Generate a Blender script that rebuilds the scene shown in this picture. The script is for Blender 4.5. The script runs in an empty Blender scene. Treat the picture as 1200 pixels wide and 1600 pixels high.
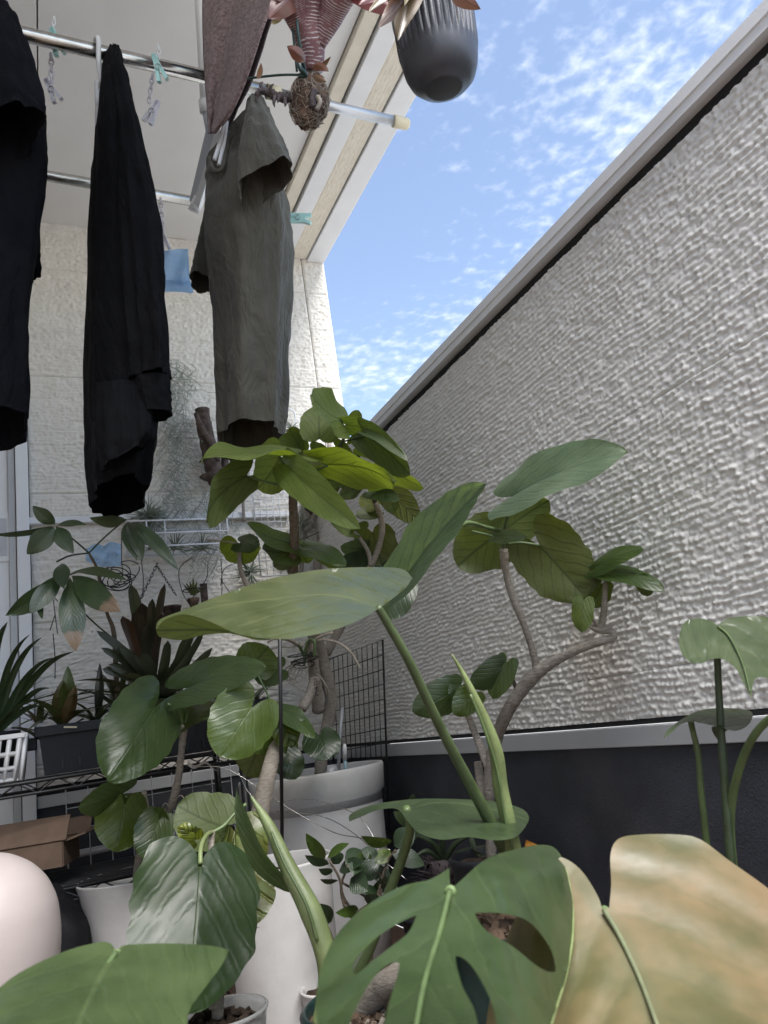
import bpy, bmesh, math, random
import numpy as np
from mathutils import Vector, Matrix
from mathutils.geometry import delaunay_2d_cdt

scene = bpy.context.scene
COL = scene.collection
R = math.radians
rng = random.Random(7)
CAMZ = 0.62                      # lens height above the balcony floor

# ------------------------------------------------------------------ camera
ROW_X = np.array((0.91040792, -0.02547119, 0.41292693))
ROW_Y = np.array((-0.38806014, 0.29341132, 0.87368136))
ROW_Z = np.array((-0.14341114, -0.95564691, 0.25723964))
RM = np.stack((ROW_X, ROW_Y, ROW_Z))        # columns: right, down, forward of the lens
EYE = np.array((0.0, 0.0, CAMZ))
FWD = RM[:, 2]
FLATF = np.array((FWD[0], FWD[1], 0)); FLATF /= np.linalg.norm(FLATF)
FLATR = np.array((FLATF[1], -FLATF[0], 0))
cd = bpy.data.cameras.new('camera')
cam = bpy.data.objects.new('camera', cd); COL.objects.link(cam)
mw = Matrix.Identity(4)
for i in range(3):
    mw[i][0] = RM[i, 0]; mw[i][1] = -RM[i, 1]; mw[i][2] = -RM[i, 2]
mw.translation = Vector(EYE)
cam.matrix_world = mw
cd.sensor_fit = 'HORIZONTAL'; cd.sensor_width = 27.0; cd.lens = 27.0
cd.clip_start = 0.02; cd.clip_end = 2000
cd.dof.use_dof = True; cd.dof.focus_distance = 1.65; cd.dof.aperture_fstop = 11.0
scene.camera = cam

# ------------------------------------------------------------------ light
SUN_EL, SUN_AZ = R(58), R(174)              # azimuth from +Y towards +X
SUN_STRENGTH, SUN_ANGLE = 3.3, R(45)        # a broad soft source standing in for light from the open sky
SKY_STRENGTH = 0.085
EXPOSURE = 1.75
world = bpy.data.worlds.new('World'); scene.world = world; world.use_nodes = True
wt = world.node_tree; wn = wt.nodes; wl = wt.links
for n in list(wn): wn.remove(n)
w_out = wn.new('ShaderNodeOutputWorld'); w_bg = wn.new('ShaderNodeBackground')
sky = wn.new('ShaderNodeTexSky'); sky.sky_type = 'NISHITA'; sky.sun_disc = False
sky.sun_elevation = SUN_EL; sky.sun_rotation = SUN_AZ
sky.air_density = 1.0; sky.dust_density = 0.6; sky.ozone_density = 2.0
tc = wn.new('ShaderNodeTexCoord')
def cloud_layer(scale, detail, rough, seed, dist):
    mp = wn.new('ShaderNodeMapping'); mp.inputs['Location'].default_value = (seed, seed * .7, 0)
    nz = wn.new('ShaderNodeTexNoise'); nz.inputs['Scale'].default_value = scale
    nz.inputs['Detail'].default_value = detail; nz.inputs['Roughness'].default_value = rough
    nz.inputs['Distortion'].default_value = dist
    wl.new(plane.outputs[0], mp.inputs['Vector']); wl.new(mp.outputs[0], nz.inputs['Vector'])
    return nz
sep = wn.new('ShaderNodeSeparateXYZ'); wl.new(tc.outputs['Generated'], sep.inputs[0])
def wmath(op, a, b=None, clamp=False):
    m = wn.new('ShaderNodeMath'); m.operation = op; m.use_clamp = clamp
    for i, v in enumerate((a, b)):
        if v is None: continue
        if isinstance(v, (int, float)): m.inputs[i].default_value = v
        else: wl.new(v, m.inputs[i])
    return m.outputs[0]
zz = wmath('MAXIMUM', sep.outputs['Z'], 0.06)
plane = wn.new('ShaderNodeCombineXYZ')           # a flat high cloud deck seen from below
wl.new(wmath('DIVIDE', sep.outputs['X'], zz), plane.inputs[0])
wl.new(wmath('DIVIDE', sep.outputs['Y'], zz), plane.inputs[1])
def wramp(src, lo, hi):
    m = wn.new('ShaderNodeMapRange'); m.interpolation_type = 'SMOOTHSTEP'
    m.inputs[1].default_value = lo; m.inputs[2].default_value = hi
    wl.new(src, m.inputs[0]); return m.outputs[0]
puffs = cloud_layer(25.0, 4.0, 0.5, 3.1, 0.10)
cover = cloud_layer(2.6, 3.0, 0.55, 8.3, 0.2)
street = wmath('COSINE', wmath('MULTIPLY', wmath('SUBTRACT', wmath('DIVIDE', sep.outputs['Y'], zz), 0.78), 6.0))   # cloud streets
strip = wmath('COSINE', wmath('MULTIPLY', wmath('SUBTRACT', wmath('DIVIDE', sep.outputs['X'], zz), 1.12), 4.6))
band = wmath('ADD', wmath('MULTIPLY', street, 0.13), wmath('MULTIPLY', strip, 0.12))
cov = wmath('ADD', wmath('MULTIPLY', wmath('SUBTRACT', cover.outputs[0], 0.5), 0.55), band)
thr = wmath('ADD', puffs.outputs[0], cov)
cl = wmath('MULTIPLY', wramp(thr, 0.51, 1.10), 0.82)
hue = wn.new('ShaderNodeHueSaturation'); hue.inputs['Saturation'].default_value = 0.86
hue.inputs['Value'].default_value = 1.14
wl.new(sky.outputs[0], hue.inputs['Color'])
mixc = wn.new('ShaderNodeMix'); mixc.data_type = 'RGBA'
wl.new(cl, mixc.inputs[0]); wl.new(hue.outputs[0], mixc.inputs[6]); mixc.inputs[7].default_value = (4.6, 4.9, 5.4, 1)
wl.new(mixc.outputs[2], w_bg.inputs[0]); w_bg.inputs[1].default_value = SKY_STRENGTH
wl.new(w_bg.outputs[0], w_out.inputs[0])
sd = bpy.data.lights.new('sun', 'SUN'); sd.energy = SUN_STRENGTH; sd.angle = SUN_ANGLE; sd.color = (1.0, 0.965, 0.92)
sun = bpy.data.objects.new('sun', sd); COL.objects.link(sun)
sdir = Vector((math.sin(SUN_AZ) * math.cos(SUN_EL), math.cos(SUN_AZ) * math.cos(SUN_EL), math.sin(SUN_EL)))
sun.rotation_euler = sdir.to_track_quat('Z', 'Y').to_euler(); sun.location = (0, 0, 6)
scene.view_settings.view_transform = 'Standard'; scene.view_settings.look = 'None'
scene.view_settings.gamma = 1.0; scene.view_settings.exposure = EXPOSURE
scene.view_settings.use_curve_mapping = False
scene.cycles.max_bounces = 10; scene.cycles.diffuse_bounces = 6
scene.cycles.caustics_reflective = False; scene.cycles.caustics_refractive = False

# ------------------------------------------------------------------ points from sight lines
def ray(px, py): return RM @ np.array(((px - 600) / 1200., (py - 800) / 1200., 1.0))
def P(px, py, d): return EYE + ray(px, py) * d            # d = distance along the lens axis
def onX(px, py, X): r = ray(px, py); return EYE + r * (X / r[0])
def onY(px, py, Y): r = ray(px, py); return EYE + r * (Y / r[1])
def onZ(px, py, Z): r = ray(px, py); return EYE + r * ((Z - CAMZ) / r[2])
def unit(v): v = np.asarray(v, float); return v / (np.linalg.norm(v) + 1e-12)

# ------------------------------------------------------------------ numpy value noise
_lat = {}
def vnoise(x, y, seed=0):
    if seed not in _lat: _lat[seed] = np.random.RandomState(seed + 11).rand(256, 256)
    g = _lat[seed]
    x = np.asarray(x, float); y = np.asarray(y, float)
    xi = np.floor(x).astype(int); yi = np.floor(y).astype(int)
    fx = x - xi; fy = y - yi
    fx = fx * fx * (3 - 2 * fx); fy = fy * fy * (3 - 2 * fy)
    a = g[yi % 256, xi % 256]; b = g[yi % 256, (xi + 1) % 256]
    c = g[(yi + 1) % 256, xi % 256]; d = g[(yi + 1) % 256, (xi + 1) % 256]
    return (a * (1 - fx) + b * fx) * (1 - fy) + (c * (1 - fx) + d * fx) * fy

# ------------------------------------------------------------------ materials
class NT:
    def __init__(s, name):
        s.m = bpy.data.materials.new(name); s.m.use_nodes = True
        s.t = s.m.node_tree; s.n = s.t.nodes; s.l = s.t.links
        for n in list(s.n): s.n.remove(n)
        s.out = s.n.new('ShaderNodeOutputMaterial')
    def node(s, typ, **kw):
        n = s.n.new('ShaderNode' + typ)
        for k, v in kw.items(): setattr(n, k, v)
        return n
    def setin(s, sock, v):
        if hasattr(v, 'is_output') or isinstance(v, bpy.types.NodeSocket): s.l.new(v, sock)
        else: sock.default_value = v
    def math(s, op, a, b=None, c=None, clamp=False):
        m = s.node('Math', operation=op, use_clamp=clamp)
        for i, v in enumerate((a, b, c)):
            if v is not None: s.setin(m.inputs[i], v)
        return m.outputs[0]
    def noise(s, vec, scale, detail=3, rough=.55, dist=0):
        n = s.node('TexNoise')
        n.inputs['Scale'].default_value = scale; n.inputs['Detail'].default_value = detail
        n.inputs['Roughness'].default_value = rough; n.inputs['Distortion'].default_value = dist
        if vec is not None: s.l.new(vec, n.inputs['Vector'])
        return n.outputs[0]
    def ramp(s, v, lo, hi, a=0., b=1., smooth=True):
        m = s.node('MapRange'); m.interpolation_type = 'SMOOTHSTEP' if smooth else 'LINEAR'
        s.setin(m.inputs[0], v)
        for i, x in enumerate((lo, hi, a, b)): s.setin(m.inputs[i + 1], x)
        return m.outputs[0]
    def mix(s, f, a, b, blend='MIX'):
        m = s.node('Mix', data_type='RGBA', blend_type=blend)
        s.setin(m.inputs[0], f); s.setin(m.inputs[6], a); s.setin(m.inputs[7], b)
        return m.outputs[2]
    def bump(s, h, dist, strength=1.0, normal=None):
        b = s.node('Bump'); b.inputs['Strength'].default_value = strength; b.inputs['Distance'].default_value = dist
        s.setin(b.inputs['Height'], h)
        if normal is not None: s.l.new(normal, b.inputs['Normal'])
        return b.outputs[0]
    def prin(s, col, rough=.5, metal=0., normal=None, spec=.5, sheen=0., trans=0., alpha=None, ior=None):
        p = s.node('BsdfPrincipled')
        s.setin(p.inputs['Base Color'], col); s.setin(p.inputs['Roughness'], rough); s.setin(p.inputs['Metallic'], metal)
        s.setin(p.inputs['Specular IOR Level'], spec)
        if sheen: p.inputs['Sheen Weight'].default_value = sheen; p.inputs['Sheen Roughness'].default_value = .5
        if trans: p.inputs['Transmission Weight'].default_value = trans
        if ior: p.inputs['IOR'].default_value = ior
        if normal is not None: s.l.new(normal, p.inputs['Normal'])
        return p
    def done(s, sh): s.l.new(sh.outputs[0] if hasattr(sh, 'outputs') else sh, s.out.inputs[0]); return s.m

def C(r, g, b): return (r, g, b, 1.0)
def simple(name, col, rough=.5, metal=0., var=.12, scale=30., bump=0., bscale=200., spec=.5, dirt=0.):
    m = NT(name); co = m.node('TexCoord').outputs['Object']
    n1 = m.noise(co, scale, 4)
    c = m.mix(m.ramp(n1, .3, .7), C(*[x * (1 - var) for x in col]), C(*[min(1, x * (1 + var)) for x in col]))
    if dirt:
        c = m.mix(m.ramp(m.noise(co, scale * .25, 5, .65), .52, .78, 0., dirt), c, C(.13, .115, .09))
    nm = m.bump(m.noise(co, bscale, 3), bump) if bump else None
    r = m.ramp(n1, .25, .75, max(0, rough - .06), min(1, rough + .06))
    return m.done(m.prin(c, r, metal, nm, spec))

MAT = {}
def siding_mat(name, a, b, stain, spot=None):
    m = NT(name); co = m.node('TexCoord').outputs['Object']
    big = m.noise(co, 1.6, 4, .6); mid = m.noise(co, 22., 4, .6)
    c = m.mix(m.ramp(mid, .3, .7), C(*a), C(*b))
    c = m.mix(m.ramp(big, .5, .8, 0., stain), c, C(.36, .315, .25))
    streak = m.node('Mapping'); m.l.new(co, streak.inputs[0]); streak.inputs['Scale'].default_value = (9., 9., .7)
    c = m.mix(m.ramp(m.noise(streak.outputs[0], 1.0, 4, .6), .55, .85, 0., stain * .8), c, C(.34, .31, .27))
    if spot:                                   # brown stain with the soft shadow of a leaf painted in
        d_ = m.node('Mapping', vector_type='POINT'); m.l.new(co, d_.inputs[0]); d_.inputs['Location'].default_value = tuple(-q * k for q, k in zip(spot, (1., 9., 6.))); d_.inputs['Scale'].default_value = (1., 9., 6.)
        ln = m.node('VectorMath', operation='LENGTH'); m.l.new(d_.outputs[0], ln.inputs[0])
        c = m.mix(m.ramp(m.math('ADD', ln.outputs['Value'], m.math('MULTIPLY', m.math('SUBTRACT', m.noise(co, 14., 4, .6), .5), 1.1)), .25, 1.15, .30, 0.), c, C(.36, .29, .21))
    nm = m.bump(m.noise(co, 420., 4, .6), .0007)
    return m.done(m.prin(c, .82, 0, nm, .25))
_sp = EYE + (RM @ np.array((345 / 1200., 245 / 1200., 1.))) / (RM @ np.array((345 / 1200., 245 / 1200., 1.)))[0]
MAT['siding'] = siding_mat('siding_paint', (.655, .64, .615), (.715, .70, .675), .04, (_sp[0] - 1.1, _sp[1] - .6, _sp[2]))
MAT['siding_back'] = siding_mat('siding_paint_warm', (.70, .665, .605), (.76, .73, .675), .06)
MAT['beam_siding'] = siding_mat('beam_siding', (.66, .61, .51), (.72, .67, .57), .12)
MAT['dark_base'] = simple('charcoal_render', (.045, .047, .057), .75, 0, .18, 9., .0012, 260., .3, .12)
MAT['grey_metal'] = simple('grey_aluminium_trim', (.44, .45, .47), .48, .25, .05, 8., .0002, 300., .5, .10)
MAT['coping'] = simple('coping_metal', (.74, .75, .77), .42, .0, .04, 5., .0002, 300., .5, .08)
MAT['gasket'] = simple('black_gasket', (.008, .008, .009), .8)
MAT['white_trim'] = simple('white_painted_trim', (.72, .73, .74), .45, 0, .04, 6., .0003, 200., .5, .08)
MAT['ceiling'] = simple('ceiling_board', (.72, .71, .69), .8, 0, .03, 4., .0004, 400., .3, .04)
MAT['steel'] = simple('stainless_pole', (.50, .49, .47), .22, 1., .12, 40., .0001, 400.)
MAT['alu'] = simple('aluminium_pole', (.50, .51, .53), .38, .8, .06, 40., .0001, 400.)
MAT['cream_plastic'] = simple('cream_plastic', (.60, .54, .38), .5, 0, .06)
MAT['white_plastic'] = simple('white_plastic', (.74, .74, .74), .38, 0, .05, 14., .0003, 120., .5, .06)
MAT['mint'] = simple('mint_plastic', (.42, .70, .66), .4)
MAT['mauve_plastic'] = simple('greyish_plastic', (.64, .61, .66), .4)
MAT['black_plastic'] = simple('black_plastic', (.0085, .0095, .013), .6, 0, .25, 60., .0004, 150., .4, .07)
MAT['bag'] = simple('black_bag_film', (.004, .004, .006), .75, 0, .2, 30., .004, 25., .35)
MAT['black_wire'] = simple('black_coated_wire', (.008, .008, .009), .45)
MAT['white_wire'] = simple('white_coated_wire', (.74, .75, .77), .4)
MAT['pot_white'] = simple('white_pot_plastic', (.50, .49, .48), .5, 0, .05, 16., .0006, 60., .4, .22)
MAT['pot_grey'] = simple('slate_ribbed_plastic', (.045, .048, .060), .42, 0, .08, 40., .0002, 300.)
MAT['pot_green'] = simple('dark_green_pot', (.010, .026, .024), .35, 0, .2, 30.)
MAT['pale_round'] = simple('pale_pink_white_plastic', (.31, .27, .26), .45, 0, .03, 6., .0003, 90.)
MAT['cardboard'] = simple('corrugated_card', (.135, .092, .066), .85, 0, .12, 25., .0006, 90., .2)
MAT['soil'] = simple('soil', (.045, .032, .024), .95, 0, .5, 60., .004, 90., .2)
MAT['barkchip'] = simple('bark_chips', (.115, .078, .055), .85, 0, .55, 35., .002, 160., .25)
MAT['deck'] = simple('brown_deck', (.115, .075, .058), .6, 0, .2, 20., .0006, 120., .4, .1)
MAT['door'] = simple('door_white', (.74, .755, .78), .4, 0, .03, 4.)
MAT['driftwood'] = simple('driftwood', (.075, .055, .045), .85, 0, .5, 40., .004, 60., .3)
MAT['rootball'] = simple('moss_root_ball', (.125, .085, .065), .95, 0, .6, 60., .006, 90., .2)
MAT['root'] = simple('aerial_root', (.33, .29, .24), .75, 0, .25, 60.)
MAT['dark_root'] = simple('dark_rhizome', (.055, .04, .042), .7, 0, .5, 120., .002, 200.)
MAT['moss'] = simple('silver_moss', (.33, .36, .32), .85, 0, .25, 40.)
MAT['air_green'] = simple('air_plant_green', (.20, .225, .17), .7, 0, .25, 40.)
MAT['green_wire'] = simple('green_wire', (.012, .04, .035), .4)
MAT['ink'] = simple('black_ink', (.01, .01, .01), .6)
MAT['blue_cloth'] = None
MAT['grey_ground'] = simple('pale_ground', (.30, .29, .27), .9, 0, .2, .3)

def bark_mat(name, a, b, scale=1.):
    m = NT(name); co = m.node('TexCoord').outputs['Object']
    mp = m.node('Mapping'); m.l.new(co, mp.inputs[0]); mp.inputs['Scale'].default_value = (1, 1, 3.5)
    n1 = m.noise(mp.outputs[0], 70 * scale, 5, .65); n2 = m.noise(co, 18 * scale, 4, .6)
    c = m.mix(m.ramp(n1, .3, .72), C(*a), C(*b))
    c = m.mix(m.ramp(n2, .45, .75, 0, .5), c, C(a[0] * .6, a[1] * .55, a[2] * .5))
    spots = m.node('TexVoronoi'); spots.inputs['Scale'].default_value = 130 * scale; m.l.new(co, spots.inputs['Vector'])
    c = m.mix(m.ramp(spots.outputs['Distance'], .10, .22, .45, 0.), c, C(.42, .38, .33))
    nm = m.bump(n1, .0035)
    return m.done(m.prin(c, .8, 0, nm, .3))
MAT['bark'] = bark_mat('fig_bark', (.22, .195, .165), (.34, .305, .265))
MAT['bark_pale'] = bark_mat('pale_fig_bark', (.26, .225, .19), (.38, .34, .29))
MAT['bark_brown'] = bark_mat('young_brown_bark', (.11, .085, .06), (.20, .16, .12), 1.3)

def leaf_mat(name, veins=7., slope=.55, vein_amt=.5, gloss=.34, trans=.32, pucker=.006, patch=None, vein_w=.035, edge=None, vein_col=None):
    """front = upper face, back = paler lower face; colour comes from each leaf object"""
    m = NT(name)
    oi = m.node('ObjectInfo'); base = m.mix(1., oi.outputs['Color'], C(1.11, 1.03, .82), 'MULTIPLY'); rnd = oi.outputs['Random']
    uv = m.node('UVMap').outputs[0]
    sx = m.node('SeparateXYZ'); m.l.new(uv, sx.inputs[0])
    ax = m.math('ABSOLUTE', sx.outputs[0])
    co = m.node('TexCoord').outputs['Object']
    wob = m.math('MULTIPLY', m.math('SUBTRACT', m.noise(co, 22., 3), .5), .22)
    ph = m.math('MULTIPLY', m.math('ADD', m.math('SUBTRACT', sx.outputs[1],
         m.math('SUBTRACT', m.math('MULTIPLY', ax, slope), m.math('MULTIPLY', m.math('MULTIPLY', ax, ax), -slope * .22))), wob), veins)
    fr = m.math('ABSOLUTE', m.math('SUBTRACT', m.math('FRACT', ph), .5))        # .5 on a vein
    lat = m.ramp(fr, .5 - vein_w * 1.6, .5, 0., 1.)
    lat = m.math('MULTIPLY', lat, m.ramp(ax, .55, 1.0, 1., .15))
    mid = m.ramp(ax, vein_w * .35, vein_w * 1.15, 1., 0.)
    vein = m.math('MAXIMUM', m.math('MULTIPLY', lat, .6), mid)
    lat2 = m.math('MULTIPLY', m.ramp(fr, .5 - .13, .5, 0., 1.), m.ramp(ax, .6, 1.0, 1., .2)); wide = m.math('MAXIMUM', m.math('MULTIPLY', lat2, .75), m.ramp(ax, .02, .075, 1., 0.))
    fine = m.node('TexVoronoi', feature='DISTANCE_TO_EDGE'); fine.inputs['Scale'].default_value = 150.; m.l.new(co, fine.inputs['Vector'])
    net = m.ramp(fine.outputs['Distance'], .0, .09, 1., 0.)
    n1 = m.noise(co, 14., 4, .6)
    light = m.mix(1., base, C(1.6, 1.5, 1.3), 'MULTIPLY'); dark = m.mix(1., base, C(.74, .78, .72), 'MULTIPLY')
    top = m.mix(m.ramp(n1, .28, .72), dark, m.mix(1., base, C(1.18, 1.13, 1.02), 'MULTIPLY'))
    top = m.mix(m.math('MULTIPLY', vein, vein_amt), top, (C(*vein_col) if vein_col else m.mix(.45, light, C(.30, .36, .14))))
    if patch:
        pn = m.noise(co, patch[0], 4, .6)
        pf = m.ramp(pn, patch[2], patch[3])
        top = m.mix(m.math('MULTIPLY', pf, m.ramp(vein, 0., 1., 1., .55)), top, C(*patch[1]))
    if edge:
        top = m.mix(m.ramp(m.math('ADD', sx.outputs[1], m.math('MULTIPLY', m.noise(co, 45., 4), .30)), edge + .10, edge + .17), top, C(.20, .135, .085))
    spots = m.ramp(m.noise(co, 55., 2), .72, .80, 0., .35)
    top = m.mix(spots, top, C(.20, .20, .08))
    under = m.mix(.30, m.mix(1., base, C(1.15, 1.12, 1.0), 'MULTIPLY'), C(.16, .20, .085))
    under = m.mix(m.math('MULTIPLY', m.math('MAXIMUM', wide, m.math('MULTIPLY', net, .40)), .60), under, m.mix(1., base, C(.75, .80, .60), 'MULTIPLY'))
    geo = m.node('NewGeometry')
    col = m.mix(geo.outputs['Backfacing'], top, under)
    puck = m.math('ADD', m.math('MULTIPLY', m.math('SUBTRACT', 1., m.ramp(fr, .30, .5)), 1.), m.math('MULTIPLY', mid, -1.0))
    h = m.math('ADD', puck, m.math('MULTIPLY', m.noise(co, 90., 3), .25))
    nm = m.bump(h, pucker, .8)
    rough = m.ramp(n1, .3, .7, gloss - .06, gloss + .08)
    rough = m.math('ADD', rough, m.math('MULTIPLY', geo.outputs['Backfacing'], .25))
    pr = m.prin(col, rough, 0, nm, .75)
    tr = m.node('BsdfTranslucent')
    tcol = m.mix(1., base, C(2.1, 2.0, 1.0), 'MULTIPLY')
    tcol = m.mix(m.math('MULTIPLY', m.math('MAXIMUM', wide, m.math('MULTIPLY', net, .4)), .92), tcol, m.mix(1., base, C(.6, .65, .35), 'MULTIPLY'))
    if patch: tcol = m.mix(pf, tcol, C(*patch[1]))
    m.l.new(tcol, tr.inputs[0]); m.l.new(nm, tr.inputs['Normal'])
    ms = m.node('MixShader'); ms.inputs[0].default_value = trans
    m.l.new(pr.outputs[0], ms.inputs[1]); m.l.new(tr.outputs[0], ms.inputs[2])
    return m.done(ms)
MAT['fig'] = leaf_mat('fig_leaf', 4.0, .62, .22, .33, .48, .0004, vein_w=.022)
MAT['fig_small'] = leaf_mat('small_fig_leaf', 9., .3, .15, .30, .22, .0004)
MAT['pachira'] = leaf_mat('pachira_leaf', 11., .35, .10, .36, .22, .0003)
MAT['pachira_burnt'] = leaf_mat('pachira_burnt_leaf', 11., .35, .10, .36, .22, .0003, edge=.80)
MAT['strap'] = leaf_mat('strap_leaf', 1., 0., .0, .34, .15, .0006)
MAT['monstera'] = leaf_mat('philodendron_leaf', 3.5, .75, .14, .33, .22, .0005, vein_w=.030)
MAT['monstera_yellow'] = leaf_mat('fading_leaf', 2.6, .80, .45, .46, .25, .0002, patch=(7., (.185, .120, .062), .30, .74), vein_w=.10, vein_col=(.075, .085, .038))
MAT['crumple'] = leaf_mat('crumpled_leaf', 4., .5, .12, .40, .36, .003, patch=(40., (.095, .125, .028), .45, .62))
MAT['stem_green'] = simple('green_stem', (.085, .125, .048), .45, 0, .2, 30., .0004, 160.)
MAT['stem_pale'] = simple('pale_sheath', (.155, .195, .080), .45, 0, .18, 25., .0008, 100.)
MAT['rib'] = simple('leaf_rib', (.058, .090, .034), .5, 0, .15, 40.)
MAT['rib_tan'] = simple('fading_leaf_rib', (.105, .118, .066), .5, 0, .15, 40.)
MAT['stem_mid'] = simple('olive_green_stem', (.052, .074, .030), .45, 0, .2, 30., .0004, 160.)
MAT['stem_dark'] = simple('dark_stem', (.032, .05, .022), .5, 0, .25, 30., .0004, 160.)

def cloth_mat(name, a, b, scale, bump, sheen=.2, terry=False):
    m = NT(name); co = m.node('TexCoord').outputs['Object']
    n1 = m.noise(co, scale, 4, .6)
    c = m.mix(m.ramp(n1, .3, .7), C(*a), C(*b))
    mp = m.node('Mapping'); m.l.new(co, mp.inputs[0]); mp.inputs['Scale'].default_value = (1., 1., .28)
    wr = m.noise(mp.outputs[0], 16., 4, .6, .6)
    nm = m.bump(wr, bump)
    if terry: nm = m.bump(m.noise(co, 170., 4, .75), .012, 1., nm)
    else:
        wv = m.noise(co, 900., 1); nm = m.bump(wv, .0004, 1., nm)
    return m.done(m.prin(c, .9, 0, nm, .12, sheen))
MAT['black_cloth'] = cloth_mat('black_cotton', (.0034, .0035, .0055), (.0056, .0058, .0080), 12., .016, .0)
MAT['black_cloth_b'] = cloth_mat('soft_black_cotton', (.0040, .0041, .0054), (.0068, .0070, .0084), 12., .020, .0)
MAT['olive_cloth'] = cloth_mat('olive_cotton', (.080, .075, .060), (.104, .098, .080), 14., .022, .15)
MAT['towel'] = cloth_mat('mauve_terry', (.15, .086, .086), (.38, .25, .24), 120., .010, .4, True)
MAT['towel_shaded'] = cloth_mat('shaded_terry', (.045, .028, .034), (.07, .045, .05), 180., .010, .2, True)  # same towel darkened: the shadow on its back layer is in the colour
m = NT('blue_mesh_cloth'); _co = m.node('TexCoord').outputs['Object']
_c = m.mix(m.ramp(m.noise(_co, 18., 3), .3, .7), C(.34, .54, .78), C(.46, .64, .85))
_p = m.prin(_c, .6, 0, m.bump(m.noise(_co, 14., 3, .6, .5), .02)); _t = m.node('BsdfTranslucent'); m.l.new(_c, _t.inputs[0])
_s = m.node('MixShader'); _s.inputs[0].default_value = .35; m.l.new(_p.outputs[0], _s.inputs[1]); m.l.new(_t.outputs[0], _s.inputs[2])
MAT['blue_cloth'] = m.done(_s)
m = NT('clear_plastic'); _g = m.prin(C(.82, .84, .84), .18, 0, None, .5, 0, .75, ior=1.2); MAT['clear'] = m.done(_g)
m = NT('banded_mauve_leaf'); _tx = m.node('TexCoord'); _uv = m.node('SeparateXYZ'); m.l.new(m.node('UVMap').outputs[0], _uv.inputs[0])
_co = _tx.outputs['Object']
_w = m.math('ADD', m.math('MULTIPLY', _uv.outputs[1], 26.), m.math('MULTIPLY', m.noise(_co, 28., 3), 2.2))
_b = m.math('MULTIPLY', m.ramp(m.math('ABSOLUTE', m.math('SUBTRACT', m.math('FRACT', _w), .5)), .26, .44), m.ramp(m.noise(_co, 70., 3), .36, .60))
_c = m.mix(m.ramp(m.noise(_co, 20., 3), .3, .7), C(.145, .062, .070), C(.21, .10, .105))
_c = m.mix(m.math('MULTIPLY', _b, .8), _c, C(.60, .55, .55))
MAT['banded'] = m.done(m.prin(_c, .55, 0, m.bump(_b, .0006), .4))

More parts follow.
